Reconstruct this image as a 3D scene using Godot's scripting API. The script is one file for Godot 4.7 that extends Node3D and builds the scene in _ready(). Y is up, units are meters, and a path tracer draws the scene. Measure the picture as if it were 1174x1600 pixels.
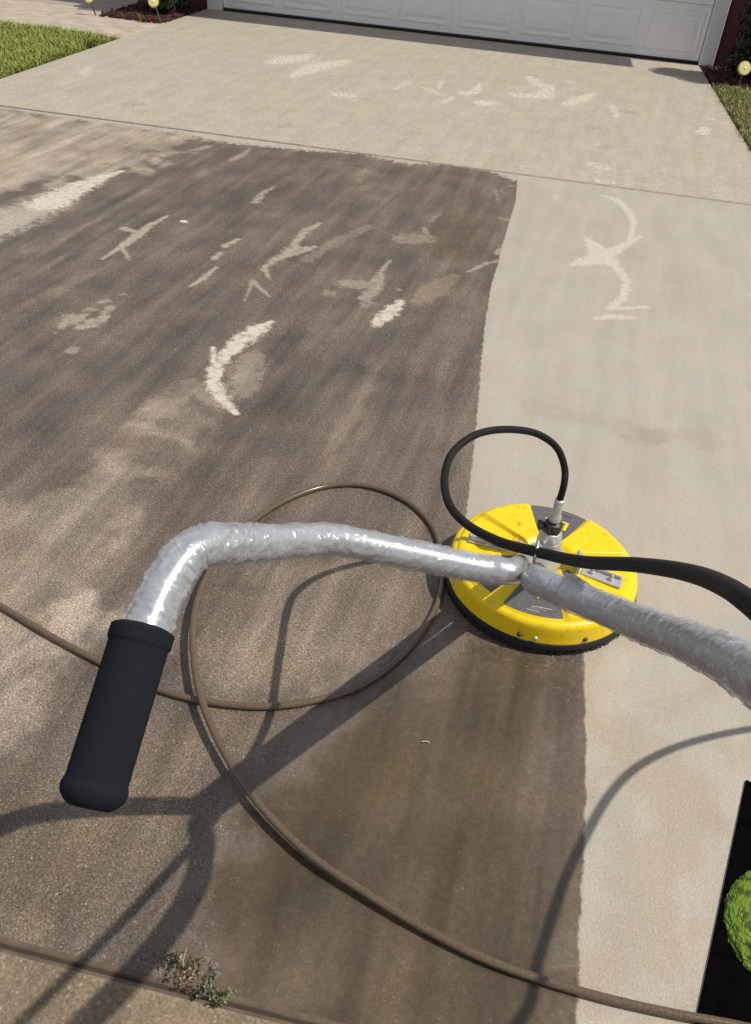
extends Node3D
# A driveway being washed with a rotary surface cleaner. House frame: u runs along the garage door, v out of it towards the street.

const EXPOSED := 1.34                      # light of sun and sky on level ground, used to turn photographed tones into base colours
const ORIGIN := Vector3(-2.30814, 0, -11.09681)
const YAW := -0.144351
const JOINT := 5.07
const STREET_JOINT := 10.11
const DECK := Vector3(0.452, 0.0, -1.665)

var taken := {}
var rng := RandomNumberGenerator.new()

# ---------------------------------------------------------------- helpers
func Color8(r: float, g: float, b: float) -> Color:
	return Color(r / 255.0, g / 255.0, b / 255.0)

func base_of(c: Color) -> Color:           # photographed sunlit tone -> base colour (sRGB)
	var l := c.srgb_to_linear()
	return Color(minf(l.r / EXPOSED, 0.85), minf(l.g / EXPOSED, 0.85), minf(l.b / EXPOSED, 0.85)).linear_to_srgb()

func lin(r: float, g: float, b: float) -> Color:
	return Color(r, g, b).linear_to_srgb()

func uvp(u: float, v: float, y := 0.0) -> Vector3:
	return ORIGIN + Vector3(u, y, v).rotated(Vector3.UP, YAW)

func numbered(called: String) -> String:
	if not taken.has(called):
		taken[called] = 0
		return called
	taken[called] += 1
	return "%s_%03d" % [called, taken[called]]

func thing(called: String, label: String, category: String, where := Vector3.ZERO, turn := 0.0, group := "") -> Node3D:
	var o := Node3D.new()
	o.name = numbered(called)
	add_child(o)
	o.position = where
	o.rotation.y = turn
	o.set_meta("label", label)
	o.set_meta("category", category)
	if group != "":
		o.set_meta("group", group)
	return o

func part(called: String, mesh: Mesh, m: Material, parent: Node3D, where := Vector3.ZERO) -> MeshInstance3D:
	var o := MeshInstance3D.new()
	o.name = called
	o.mesh = mesh
	if m != null:
		o.material_override = m
	o.position = where
	parent.add_child(o, true)
	return o

func structure(called: String, mesh: Mesh, m: Material, framed := true) -> MeshInstance3D:
	var o := MeshInstance3D.new()
	o.name = numbered(called)
	o.mesh = mesh
	if m != null:
		o.material_override = m
	add_child(o)
	if framed:
		o.position = ORIGIN
		o.rotation.y = YAW
	o.set_meta("kind", "structure")
	return o

func mat(c: Color, rough := 0.8, metal := 0.0) -> StandardMaterial3D:
	var m := StandardMaterial3D.new()
	m.albedo_color = c
	m.roughness = rough
	m.metallic = metal
	return m

func noise(seed_: int, freq: float, octaves := 3, kind := FastNoiseLite.TYPE_SIMPLEX_SMOOTH) -> FastNoiseLite:
	var n := FastNoiseLite.new()
	n.seed = seed_
	n.noise_type = kind
	n.frequency = freq
	n.fractal_octaves = octaves
	n.fractal_type = FastNoiseLite.FRACTAL_FBM if octaves > 1 else FastNoiseLite.FRACTAL_NONE
	return n

func noise_texture(seed_: int, freq: float, dark: Color, light: Color, size := 256, octaves := 4) -> NoiseTexture2D:
	var t := NoiseTexture2D.new()
	t.width = size
	t.height = size
	t.seamless = true
	t.noise = noise(seed_, freq, octaves)
	var g := Gradient.new()
	g.set_color(0, dark)
	g.set_color(1, light)
	t.color_ramp = g
	return t

func mottled(dark: Color, light: Color, metres: float, rough: float, seed_: int, freq := 0.03) -> StandardMaterial3D:
	var m := mat(Color.WHITE, rough)
	m.albedo_texture = noise_texture(seed_, freq, dark, light)
	m.uv1_triplanar = true
	m.uv1_scale = Vector3.ONE / metres
	return m

func bx(st: SurfaceTool, lo: Vector3, hi: Vector3, c := 0.0) -> void:      # box with chamfered edges of width c
	var ce := (lo + hi) / 2.0
	var h := (hi - lo) / 2.0
	c = minf(c, minf(h.x, minf(h.y, h.z)) * 0.9)
	var pt := func(s: Vector3, axis: int) -> Vector3:
		var k := h - Vector3(c, c, c)
		k[axis] = h[axis]
		return ce + s * k
	for axis in 3:
		var a := (axis + 1) % 3
		var b := (axis + 2) % 3
		for sgn in [-1.0, 1.0]:
			var q := []
			for ab in [[-1, -1], [1, -1], [1, 1], [-1, 1]]:
				var s := Vector3()
				s[axis] = sgn
				s[a] = ab[0]
				s[b] = ab[1]
				q.append(pt.call(s, axis))
			quad(st, q[0], q[1], q[2], q[3], sgn > 0)
	if c <= 0.0:
		return
	for axis in 3:                          # edges along axis
		var a := (axis + 1) % 3
		var b := (axis + 2) % 3
		for sa in [-1.0, 1.0]:
			for sb in [-1.0, 1.0]:
				var s0 := Vector3()
				s0[axis] = -1
				s0[a] = sa
				s0[b] = sb
				var s1 := s0
				s1[axis] = 1
				quad(st, pt.call(s0, a), pt.call(s1, a), pt.call(s1, b), pt.call(s0, b), sa * sb < 0)
	for sx in [-1.0, 1.0]:
		for sy in [-1.0, 1.0]:
			for sz in [-1.0, 1.0]:
				var s := Vector3(sx, sy, sz)
				tri(st, pt.call(s, 0), pt.call(s, 1), pt.call(s, 2), sx * sy * sz > 0)

func tri(st: SurfaceTool, a: Vector3, b: Vector3, c: Vector3, flip := false) -> void:
	st.add_vertex(a)
	st.add_vertex(c if flip else b)
	st.add_vertex(b if flip else c)

func quad(st: SurfaceTool, a: Vector3, b: Vector3, c: Vector3, d: Vector3, flip := false) -> void:
	tri(st, a, b, c, flip)
	tri(st, a, c, d, flip)

func begin(smooth := false) -> SurfaceTool:
	var st := SurfaceTool.new()
	st.begin(Mesh.PRIMITIVE_TRIANGLES)
	st.set_smooth_group(0 if smooth else -1)
	return st

func done(st: SurfaceTool) -> ArrayMesh:
	st.generate_normals()
	return st.commit()

func box_mesh(size: Vector3, c := 0.004) -> ArrayMesh:
	var st := begin()
	bx(st, -size / 2.0, size / 2.0, c)
	return done(st)

func box_between(lo: Vector3, hi: Vector3, c := 0.004) -> ArrayMesh:
	var st := begin()
	bx(st, lo, hi, c)
	return done(st)

func smooth_path(p: Array, step: float) -> PackedVector3Array:             # centripetal Catmull-Rom, resampled evenly
	var raw := PackedVector3Array()
	var n := p.size()
	for i in n - 1:
		var p1: Vector3 = p[i]
		var p2: Vector3 = p[i + 1]
		var p0: Vector3 = p[i - 1] if i > 0 else p1 * 2.0 - p2
		var p3: Vector3 = p[i + 2] if i + 2 < n else p2 * 2.0 - p1
		var t1 := sqrt(p0.distance_to(p1))
		var t2 := t1 + sqrt(p1.distance_to(p2))
		var t3 := t2 + sqrt(p2.distance_to(p3))
		for k in 24:
			var t := lerpf(t1, t2, k / 24.0)
			var a1 := p0.lerp(p1, t / t1)
			var a2 := p1.lerp(p2, (t - t1) / (t2 - t1))
			var a3 := p2.lerp(p3, (t - t2) / (t3 - t2))
			raw.append(a1.lerp(a2, t / t2).lerp(a2.lerp(a3, (t - t1) / (t3 - t1)), (t - t1) / (t2 - t1)))
	raw.append(p[n - 1])
	var out := PackedVector3Array([raw[0]])
	var left := step
	for i in raw.size() - 1:
		var a := raw[i]
		var d := a.distance_to(raw[i + 1])
		while d >= left:
			a = a.move_toward(raw[i + 1], left)
			d -= left
			out.append(a)
			left = step
		left -= d
	return out

func sweep(path: PackedVector3Array, sides: int, radius: Callable, caps := true) -> ArrayMesh:   # radius(metres along, angle, share) -> m
	var v := PackedVector3Array()
	var uv := PackedVector2Array()
	var idx := PackedInt32Array()
	var n := path.size()
	var t := (path[1] - path[0]).normalized()
	var side := t.cross(Vector3.UP if absf(t.y) < 0.9 else Vector3.RIGHT).normalized()
	var along := 0.0
	for i in n:
		var t2 := (path[mini(i + 1, n - 1)] - path[maxi(i - 1, 0)]).normalized()
		side = (side - t2 * side.dot(t2)).normalized()
		var up := t2.cross(side)
		if i > 0:
			along += path[i].distance_to(path[i - 1])
		for k in sides + 1:
			var a := TAU * k / sides
			var r: float = radius.call(along, a, float(i) / (n - 1))
			v.append(path[i] + (side * cos(a) + up * sin(a)) * r)
			uv.append(Vector2(float(k) / sides, along))
	for i in n - 1:
		for k in sides:
			var q := i * (sides + 1) + k
			idx.append_array([q, q + sides + 1, q + 1, q + 1, q + sides + 1, q + sides + 2])
	if caps:
		for e in [0, n - 1]:
			var c := v.size()
			v.append(path[e])
			uv.append(Vector2(0.5, along if e > 0 else 0.0))
			var ring := c + 1
			for k in sides + 1:
				v.append(v[e * (sides + 1) + k])
				uv.append(Vector2(0.5, along if e > 0 else 0.0))
			for k in sides:
				if e == 0:
					idx.append_array([c, ring + k, ring + k + 1])
				else:
					idx.append_array([c, ring + k + 1, ring + k])
	return smooth_mesh(v, uv, idx)

func smooth_mesh(v: PackedVector3Array, uv: PackedVector2Array, idx: PackedInt32Array, weld := true) -> ArrayMesh:
	var nrm := PackedVector3Array()
	nrm.resize(v.size())
	for i in range(0, idx.size(), 3):
		var f := (v[idx[i + 2]] - v[idx[i]]).cross(v[idx[i + 1]] - v[idx[i]])
		for k in 3:
			nrm[idx[i + k]] += f
	if weld:                                # close the seam
		var at := {}
		for i in v.size():
			var key := Vector3i((v[i] * 200000.0).round())
			var fresh := nrm[i].normalized()
			if at.has(key) and nrm[at[key]].normalized().dot(fresh) > 0.5:
				var s: Vector3 = nrm[at[key]] + nrm[i]
				nrm[at[key]] = s
				nrm[i] = s
			else:
				at[key] = i
	for i in nrm.size():
		nrm[i] = nrm[i].normalized()
	var arr := []
	arr.resize(Mesh.ARRAY_MAX)
	arr[Mesh.ARRAY_VERTEX] = v
	arr[Mesh.ARRAY_NORMAL] = nrm
	arr[Mesh.ARRAY_TEX_UV] = uv
	arr[Mesh.ARRAY_INDEX] = idx
	var am := ArrayMesh.new()
	am.add_surface_from_arrays(Mesh.PRIMITIVE_TRIANGLES, arr)
	return am

func lathe(profile: Array, sides: int, wobble = null) -> ArrayMesh:  # profile of Vector2(r, y), from the bottom up or outside in
	var v := PackedVector3Array()
	var uv := PackedVector2Array()
	var idx := PackedInt32Array()
	for j in profile.size():
		for k in sides + 1:
			var a := TAU * k / sides
			var p: Vector2 = profile[j]
			var y := p.y
			if wobble != null:
				y += wobble.call(p.x, a)
			v.append(Vector3(cos(a) * p.x, y, -sin(a) * p.x))
			uv.append(Vector2(float(k) / sides, float(j) / profile.size()))
	for j in profile.size() - 1:
		for k in sides:
			var q := j * (sides + 1) + k
			idx.append_array([q, q + sides + 1, q + 1, q + 1, q + sides + 1, q + sides + 2])
	return smooth_mesh(v, uv, idx)

func sheet(corners: Array, y := 0.0) -> ArrayMesh:                         # flat polygon given by Vector2(u, v)
	var poly := PackedVector2Array(corners)
	var ids := Geometry2D.triangulate_polygon(poly)
	var st := begin()
	for i in range(0, ids.size(), 3):
		var a := poly[ids[i]]
		var b := poly[ids[i + 1]]
		var c := poly[ids[i + 2]]
		var flip := (b - a).cross(c - a) < 0.0
		tri(st, Vector3(a.x, y, a.y), Vector3(b.x, y, b.y), Vector3(c.x, y, c.y), flip)
	return done(st)

# ---------------------------------------------------------------- what lies on the concrete: u, v and half width in metres
var MARKS := [
	[1, 0, [2.949, 7.644, 0.012, 2.915, 7.730, 0.049, 2.887, 7.858, 0.044, 2.868, 7.986, 0.032, 2.872, 8.089, 0.029, 2.903, 8.192, 0.030, 2.977, 8.293, 0.028, 3.044, 8.355, 0.011]],
	[1, 0, [2.803, 7.933, 0.010, 2.855, 8.049, 0.016]],
	[0.42, 1, [2.973, 7.966, 0.061, 3.015, 8.202, 0.058]],
	[0.36, 1, [2.831, 8.217, 0.046, 2.794, 8.411, 0.073]],
	[0.9, 1, [2.047, 7.292, 0.007, 2.059, 7.119, 0.021, 2.065, 6.992, 0.034, 2.067, 6.811, 0.022, 2.091, 6.650, 0.008]],
	[0.84, 1, [2.053, 7.122, 0.017, 2.161, 7.254, 0.010]],
	[0.84, 1, [1.973, 6.900, 0.023, 2.057, 6.931, 0.026]],
	[0.9, 1, [2.519, 7.436, 0.008, 2.538, 7.325, 0.019, 2.550, 7.196, 0.008]],
	[0.84, 1, [2.505, 7.099, 0.019, 2.514, 7.020, 0.017]],
	[0.9, 1, [2.495, 6.940, 0.020, 2.515, 6.887, 0.021, 2.527, 6.818, 0.010]],
	[0.84, 1, [2.842, 6.450, 0.016, 2.803, 6.587, 0.025, 2.799, 6.751, 0.020, 2.830, 6.891, 0.032, 2.762, 7.004, 0.022, 2.755, 7.130, 0.016, 2.819, 7.238, 0.007]],
	[0.84, 1, [2.823, 6.868, 0.057, 2.902, 6.782, 0.018]],
	[0.72, 1, [2.749, 7.280, 0.017, 2.866, 7.410, 0.006]],
	[0.72, 1, [2.749, 7.280, 0.010, 2.784, 7.490, 0.006]],
	[0.336, 1, [3.092, 6.394, 0.035, 3.001, 6.620, 0.037, 2.908, 6.946, 0.038]],
	[0.72, 1, [3.283, 6.812, 0.009, 3.270, 6.967, 0.015, 3.276, 7.130, 0.038, 3.258, 7.283, 0.033]],
	[0.54, 1, [3.143, 7.158, 0.050, 3.262, 7.135, 0.057]],
	[0.48, 1, [3.101, 7.285, 0.037]],
	[0.42, 1, [3.284, 7.336, 0.042]],
	[0.48, 1, [3.303, 6.494, 0.078, 3.383, 6.451, 0.079]],
	[0.6, 1, [3.370, 6.307, 0.018, 3.399, 6.385, 0.012]],
	[0.36, 1, [3.383, 6.186, 0.012, 3.422, 6.015, 0.012]],
	[0.95, 0, [3.359, 7.526, 0.023, 3.383, 7.414, 0.047, 3.417, 7.251, 0.021]],
	[0.72, 1, [3.386, 7.140, 0.012]],
	[0.504, 2, [3.492, 7.237, 0.040, 3.543, 7.057, 0.078, 3.602, 6.878, 0.029]],
	[0.72, 1, [3.656, 6.816, 0.008, 3.739, 6.664, 0.017, 3.821, 6.579, 0.010]],
	[0.72, 1, [3.777, 6.516, 0.019, 3.817, 6.319, 0.025]],
	[0.48, 1, [3.679, 5.485, 0.010, 3.706, 5.664, 0.008]],
	[0.72, 1, [3.765, 5.338, 0.019]],
	[0.48, 1, [3.757, 5.981, 0.022, 3.828, 5.983, 0.016]],
	[0.72, 1, [2.437, 6.268, 0.027, 2.420, 6.123, 0.022, 2.448, 5.974, 0.009]],
	[0.72, 1, [2.201, 7.954, 0.026, 2.217, 7.894, 0.053, 2.235, 7.838, 0.018]],
	[0.78, 1, [2.269, 7.952, 0.019, 2.298, 7.894, 0.042, 2.323, 7.824, 0.020]],
	[0.72, 1, [2.301, 7.801, 0.015, 2.298, 7.738, 0.020]],
	[0.6, 1, [2.247, 7.705, 0.020, 2.260, 7.687, 0.017]],
	[0.6, 1, [2.291, 7.608, 0.014]],
	[0.54, 1, [2.223, 7.792, 0.021, 2.255, 7.780, 0.012]],
	[0.6, 1, [2.330, 8.121, 0.029]],
	[0.48, 1, [2.207, 8.015, 0.008]],
	[1, 0, [1.575, 6.059, 0.013, 1.525, 6.215, 0.043, 1.499, 6.389, 0.084, 1.478, 6.597, 0.106, 1.470, 6.733, 0.113]],
	[0.5, 0, [1.470, 6.733, 0.118, 1.442, 6.912, 0.157, 1.360, 7.142, 0.195]],
	[0.3, 1, [1.179, 5.916, 0.099, 1.088, 6.520, 0.135]],
	[0.75, 0, [4.223, 6.101, 0.017, 4.263, 6.214, 0.058, 4.304, 6.357, 0.066]],
	[0.75, 0, [4.141, 6.530, 0.013, 4.236, 6.439, 0.060, 4.310, 6.373, 0.082]],
	[0.75, 0, [4.304, 6.320, 0.068, 4.383, 6.194, 0.033, 4.507, 5.952, 0.010]],
	[0.7, 0, [4.444, 6.060, 0.015, 4.484, 5.757, 0.019, 4.467, 5.557, 0.029, 4.407, 5.349, 0.031, 4.320, 5.297, 0.018]],
	[0.75, 0, [4.310, 6.382, 0.068, 4.374, 6.481, 0.029, 4.409, 6.644, 0.021, 4.387, 6.849, 0.021, 4.328, 6.995, 0.027]],
	[0.7, 0, [4.256, 7.133, 0.011, 4.326, 7.080, 0.029, 4.424, 7.064, 0.014]],
	[0.7, 0, [4.328, 6.995, 0.019, 4.490, 6.920, 0.013]],
	[0.35, 0, [4.040, 5.411, 0.020, 4.028, 5.507, 0.016]],
	[0.3, 0, [4.632, 6.607, 0.013]],
	[0.35, 0, [4.992, 6.596, 0.027]],
	[0.6, 1, [1.773, 5.497, 0.026, 1.830, 5.372, 0.032]],
	[0.6, 1, [2.061, 5.583, 0.023, 2.086, 5.464, 0.029, 2.080, 5.294, 0.011]],
	[0.6, 1, [2.346, 5.159, 0.020, 2.323, 4.826, 0.016]],
	[1, 0, [2.187, 6.700, 0.013, 2.210, 6.700, 0.013]],
	[0.336, 1, [4.159, 9.927, 0.001, 4.201, 9.913, 0.001, 4.246, 9.876, 0.001, 4.269, 9.854, 0.001]]
]
var FAR_MARKS := [
	[0.96, 0, [1.409, 2.526, 0.097, 1.493, 2.295, 0.149, 1.599, 2.004, 0.051]],
	[1, 0, [1.725, 3.046, 0.031, 1.730, 2.861, 0.065, 1.817, 2.485, 0.136, 1.961, 2.080, 0.059]],
	[0.8, 0, [2.005, 2.714, 0.028]],
	[0.8, 0, [2.088, 1.774, 0.032]],
	[0.88, 0, [2.261, 3.484, 0.093, 2.318, 3.476, 0.078]],
	[0.64, 0, [2.404, 3.624, 0.025]],
	[0.64, 0, [2.611, 3.006, 0.035, 2.677, 2.680, 0.043]],
	[0.64, 0, [2.828, 2.845, 0.032, 3.010, 3.036, 0.042]],
	[0.88, 0, [2.934, 2.488, 0.020, 2.954, 2.796, 0.015]],
	[0.88, 0, [3.059, 3.315, 0.037, 3.093, 3.092, 0.033]],
	[0.96, 0, [3.187, 2.876, 0.061, 3.269, 2.772, 0.047, 3.270, 2.398, 0.017]],
	[1, 0, [3.368, 3.160, 0.088, 3.439, 3.119, 0.073]],
	[0.56, 0, [3.169, 3.350, 0.019]],
	[1, 0, [3.660, 2.674, 0.100, 3.828, 2.601, 0.101, 3.881, 2.228, 0.051, 3.831, 2.140, 0.101]],
	[0.96, 0, [3.684, 1.793, 0.044, 3.743, 2.011, 0.062]],
	[0.88, 0, [4.058, 1.813, 0.033]],
	[1, 0, [4.048, 2.842, 0.049, 4.153, 2.571, 0.076, 4.277, 2.221, 0.028]],
	[0.8, 0, [4.443, 2.640, 0.036, 4.458, 3.050, 0.026]],
	[0.96, 0, [5.120, 3.271, 0.054, 5.177, 3.067, 0.039]],
	[0.8, 0, [5.259, 2.701, 0.035]],
	[0.64, 0, [5.258, 2.431, 0.022]],
	[0.72, 0, [4.275, 4.622, 0.070, 4.338, 4.655, 0.050]],
	[0.72, 0, [4.299, 4.799, 0.025]],
	[0.8, 0, [4.313, 4.985, 0.040, 4.373, 4.985, 0.030]],
	[0.64, 0, [0.247, 3.908, 0.037, 0.159, 3.621, 0.030]],
	[0.64, 0, [0.707, 4.246, 0.013]],
	[0.48, 0, [0.666, 4.438, 0.015]],
	[0.48, 0, [1.044, 3.337, 0.022]],
	[0.56, 0, [2.469, 4.465, 0.019]],
	[0.64, 0, [2.314, 4.920, 0.027]],
	[0.36, 3, [0.973, 4.619, 0.054, 1.031, 4.563, 0.036]],
	[0.324, 3, [2.601, 2.231, 0.010, 2.675, 2.500, 0.013]],
	[0.36, 3, [2.109, 4.679, 0.026, 2.141, 4.584, 0.021]],
	[0.288, 3, [4.501, 2.833, 0.050, 4.608, 2.822, 0.050]],
	[0.252, 3, [4.284, 3.527, 0.065, 4.347, 3.535, 0.043]],
	[0.252, 3, [4.325, 4.118, 0.036, 4.394, 4.064, 0.029]],
	[0.216, 3, [0.847, 2.313, 0.015]],
	[0.216, 3, [4.627, 3.512, 0.014]],
	[0.216, 3, [0.269, 4.789, 0.011]]
]
var DIRT := [
	[Color8(174, 159, 142), 1, 0.22, [0.262, 5.710, 0.538, 0.903, 5.784, 0.756, 1.240, 5.446, 0.431, 1.663, 5.102, 0.121]],
	[Color8(162, 146, 129), 0.7, 0.1, [1.030, 6.606, 0.208, 1.224, 5.924, 0.155, 1.544, 5.454, 0.124]],
	[Color8(190, 174, 157), 0.6, 0.08, [1.086, 6.639, 0.105, 1.163, 5.924, 0.079]],
	[Color8(190, 178, 164), 0.5, 0.1, [1.360, 7.142, 0.199, 1.474, 6.688, 0.129]],
	[Color8(141, 128, 114), 0.6, 0.04, [1.676, 7.558, 0.021, 1.802, 6.856, 0.017, 1.899, 5.386, 0.020]],
	[Color8(145, 131, 116), 0.55, 0.04, [1.798, 7.761, 0.019, 1.952, 7.030, 0.016, 2.004, 5.784, 0.015]],
	[Color8(137, 124, 110), 0.5, 0.05, [1.939, 7.995, 0.027, 2.076, 7.475, 0.025]],
	[Color8(104, 92, 81), 0.6, 0.05, [1.580, 7.399, 0.029, 1.755, 6.617, 0.022, 1.857, 5.609, 0.014]],
	[Color8(106, 93, 83), 0.6, 0.05, [1.737, 7.659, 0.020, 1.897, 6.913, 0.016, 1.925, 5.679, 0.012]],
	[Color8(156, 140, 124), 0.85, 0.12, [2.928, 8.255, 0.075, 2.847, 8.636, 0.118, 2.796, 9.035, 0.161, 2.741, 9.355, 0.208]],
	[Color8(168, 153, 136), 0.6, 0.12, [2.870, 8.591, 0.053, 2.812, 8.955, 0.071, 2.763, 9.276, 0.095]],
	[Color8(178, 162, 146), 0.8, 0.12, [2.885, 9.592, 0.146, 2.985, 9.401, 0.083]],
	[Color8(124, 108, 89), 0.8, 0.12, [3.117, 9.972, 0.139, 3.342, 9.917, 0.136, 3.371, 9.709, 0.086]],
	[Color8(153, 135, 112), 0.55, 0.05, [3.184, 10.083, 0.021, 3.407, 10.080, 0.015]],
	[Color8(141, 125, 109), 0.85, 0.1, [3.448, 9.295, 0.187, 3.609, 9.159, 0.217]],
	[Color8(119, 104, 89), 0.6, 0.08, [3.739, 8.944, 0.054, 3.817, 9.216, 0.048]],
	[Color8(115, 100, 85), 0.6, 0.1, [3.500, 9.558, 0.048, 3.414, 9.713, 0.045]],
	[Color8(141, 126, 109), 0.55, 0.12, [2.822, 5.432, 0.096, 3.020, 5.812, 0.075]],
	[Color8(109, 93, 74), 0.6, 0.12, [3.530, 6.561, 0.139, 3.568, 6.041, 0.114]],
	[Color8(145, 130, 116), 0.5, 0.04, [3.409, 7.813, 0.015, 3.424, 8.112, 0.026, 3.404, 8.460, 0.029, 3.399, 8.645, 0.021]],
	[Color8(130, 117, 104), 0.45, 0.04, [3.659, 7.726, 0.017, 3.755, 8.426, 0.017]],
	[Color8(104, 91, 79), 0.5, 0.12, [2.059, 6.590, 0.173, 2.481, 6.058, 0.235]],
	[Color8(100, 89, 79), 0.6, 0.1, [3.143, 7.906, 0.100, 3.206, 8.444, 0.065]],
	[Color8(102, 91, 81), 0.5, 0.12, [2.500, 8.508, 0.109, 2.645, 7.737, 0.094]],
	[Color8(100, 87, 76), 0.5, 0.1, [3.154, 8.614, 0.059, 3.087, 9.105, 0.040]],
	[Color8(96, 85, 74), 0.6, 0.08, [3.086, 7.699, 0.053, 3.139, 8.298, 0.049, 3.084, 8.707, 0.059, 2.738, 8.633, 0.046]],
	[Color8(100, 87, 70), 0.97, 0.09, [4.047, 9.331, 0.145, 3.923, 9.535, 0.228, 3.879, 9.772, 0.307, 3.876, 9.958, 0.315, 3.899, 10.136, 0.316]],
	[Color8(109, 96, 83), 0.8, 0.05, [4.163, 9.230, 0.046, 4.178, 9.582, 0.053, 4.165, 9.831, 0.046]],
	[Color8(91, 76, 55), 0.45, 0.1, [3.743, 9.614, 0.107, 3.628, 9.834, 0.052]],
	[Color8(115, 99, 76), 0.35, 0.06, [3.622, 10.040, 0.031, 3.771, 10.048, 0.036]]
]
var CLEAN := [
	[Color8(193, 179, 164), 0.6, 0.2, [4.013, 5.732, 0.270, 4.478, 6.535, 0.348]],
	[Color8(194, 181, 166), 0.6, 0.15, [4.455, 8.793, 0.201, 4.384, 8.448, 0.169]],
	[Color8(182, 167, 147), 0.6, 0.5, [4.283, 9.297, 0.079, 4.397, 9.527, 0.137, 4.336, 9.872, 0.141]],
	[Color8(180, 164, 150), 0.35, 0.05, [4.022, 8.007, 0.046, 4.449, 8.024, 0.045, 4.668, 8.018, 0.044]],
	[Color8(164, 152, 142), 0.45, 0.08, [4.426, 8.036, 0.050, 4.472, 8.012, 0.038]]
]
var EDGE := [Vector2(3.789, 5.230), Vector2(3.809, 5.642), Vector2(3.798, 6.051), Vector2(3.792, 6.500), Vector2(3.782, 6.965), Vector2(3.796, 7.412), Vector2(3.820, 7.831), Vector2(3.844, 8.197), Vector2(3.861, 8.572), Vector2(3.868, 8.732), Vector2(3.996, 8.870), Vector2(4.192, 9.080), Vector2(4.212, 9.164), Vector2(4.215, 9.315), Vector2(4.218, 9.459), Vector2(4.217, 9.588), Vector2(4.214, 9.690), Vector2(4.209, 9.783), Vector2(4.206, 9.869), Vector2(4.202, 9.999)]
var TOP := [Vector2(0.271, 5.147), Vector2(0.964, 5.149), Vector2(1.553, 5.161), Vector2(1.867, 5.238), Vector2(2.388, 5.187), Vector2(2.746, 5.087), Vector2(3.100, 5.179), Vector2(3.331, 5.051), Vector2(3.583, 5.081), Vector2(3.781, 5.234)]

func along(list: Array, x: float, by_y: bool) -> float:                    # piecewise linear through Vector2s
	var n := list.size()
	for i in n - 1:
		var a: Vector2 = list[i]
		var b: Vector2 = list[i + 1]
		var ax := a.y if by_y else a.x
		var bx_ := b.y if by_y else b.x
		if x <= bx_ or i == n - 2:
			var t := clampf((x - ax) / maxf(bx_ - ax, 1e-5), -0.2 if i == 0 else 0.0, 1.2)
			return lerpf(a.x if by_y else a.y, b.x if by_y else b.y, t)
	return 0.0

func broad(im: PackedFloat32Array, w: int, h: int, area: Rect2, list: Array, warp: FastNoiseLite) -> void:
	for s in list:
		var tone := base_of(s[0])
		var pts: Array = s[3]
		var feather: float = s[2]
		var lo := Vector2(1e9, 1e9)
		var hi := -lo
		for k in range(0, pts.size(), 3):
			var e: float = pts[k + 2] + feather * 1.5
			lo = lo.min(Vector2(pts[k] - e, pts[k + 1] - e))
			hi = hi.max(Vector2(pts[k] + e, pts[k + 1] + e))
		var i0 := clampi(int((lo.x - area.position.x) / area.size.x * w), 0, w)
		var i1 := clampi(int((hi.x - area.position.x) / area.size.x * w) + 1, 0, w)
		var j0 := clampi(int((lo.y - area.position.y) / area.size.y * h), 0, h)
		var j1 := clampi(int((hi.y - area.position.y) / area.size.y * h) + 1, 0, h)
		for j in range(j0, j1):
			for i in range(i0, i1):
				var p := area.position + Vector2((i + 0.5) / w, (j + 0.5) / h) * area.size
				var nz := warp.get_noise_2d(p.x * 100.0, p.y * 100.0)
				var best := -1e9
				for k in range(0, maxi(pts.size() - 3, 1), 3):
					var a := Vector2(pts[k], pts[k + 1])
					var e2: int = k + 3 if pts.size() > 3 else k
					var b := Vector2(pts[e2], pts[e2 + 1])
					var ab := b - a
					var t := clampf((p - a).dot(ab) / maxf(ab.length_squared(), 1e-9), 0.0, 1.0)
					best = maxf(best, lerpf(pts[k + 2], pts[e2 + 2], t) - p.distance_to(a + ab * t))
				var m: float = smoothstep(-0.5, 0.5, (best + nz * feather * 1.3) / feather) * s[1]
				if m > 0.003:
					var q := (j * w + i) * 3
					im[q] = lerpf(im[q], tone.r, m)
					im[q + 1] = lerpf(im[q + 1], tone.g, m)
					im[q + 2] = lerpf(im[q + 2], tone.b, m)

func tones(w: int, h: int, area: Rect2, ground: Color, list: Array, streak: float, seed_: int) -> PackedByteArray:
	var im := PackedFloat32Array()
	im.resize(w * h * 3)
	var c := base_of(ground)
	for i in w * h:
		im[i * 3] = c.r
		im[i * 3 + 1] = c.g
		im[i * 3 + 2] = c.b
	broad(im, w, h, area, list, noise(seed_, 0.05, 4))
	var n1 := noise(seed_ + 1, 1.0, 4)
	var n2 := noise(seed_ + 2, 1.0, 4)
	for j in h:
		for i in w:
			var p := area.position + Vector2((i + 0.5) / w, (j + 0.5) / h) * area.size
			var q := p.rotated(-0.08)
			var s := 1.0 + streak * n1.get_noise_2d(q.x * 9.0, q.y * 1.0) + streak * 0.35 * n2.get_noise_2d(q.x * 26.0 + 7.0, q.y * 1.6) + streak * 0.8 * n2.get_noise_2d(p.x * 3.0, p.y * 3.0)
			var k := (j * w + i) * 3
			var hue := 0.02 * n1.get_noise_2d(p.x * 5.0 + 40.0, p.y * 5.0)
			im[k] *= s + hue
			im[k + 1] *= s
			im[k + 2] *= s - hue
	var out := Image.create_from_data(w, h, false, Image.FORMAT_RGBF, im.to_byte_array())
	out.convert(Image.FORMAT_RGB8)
	out.resize(w * 4, h * 4, Image.INTERPOLATE_CUBIC)
	return out.get_data()

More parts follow.
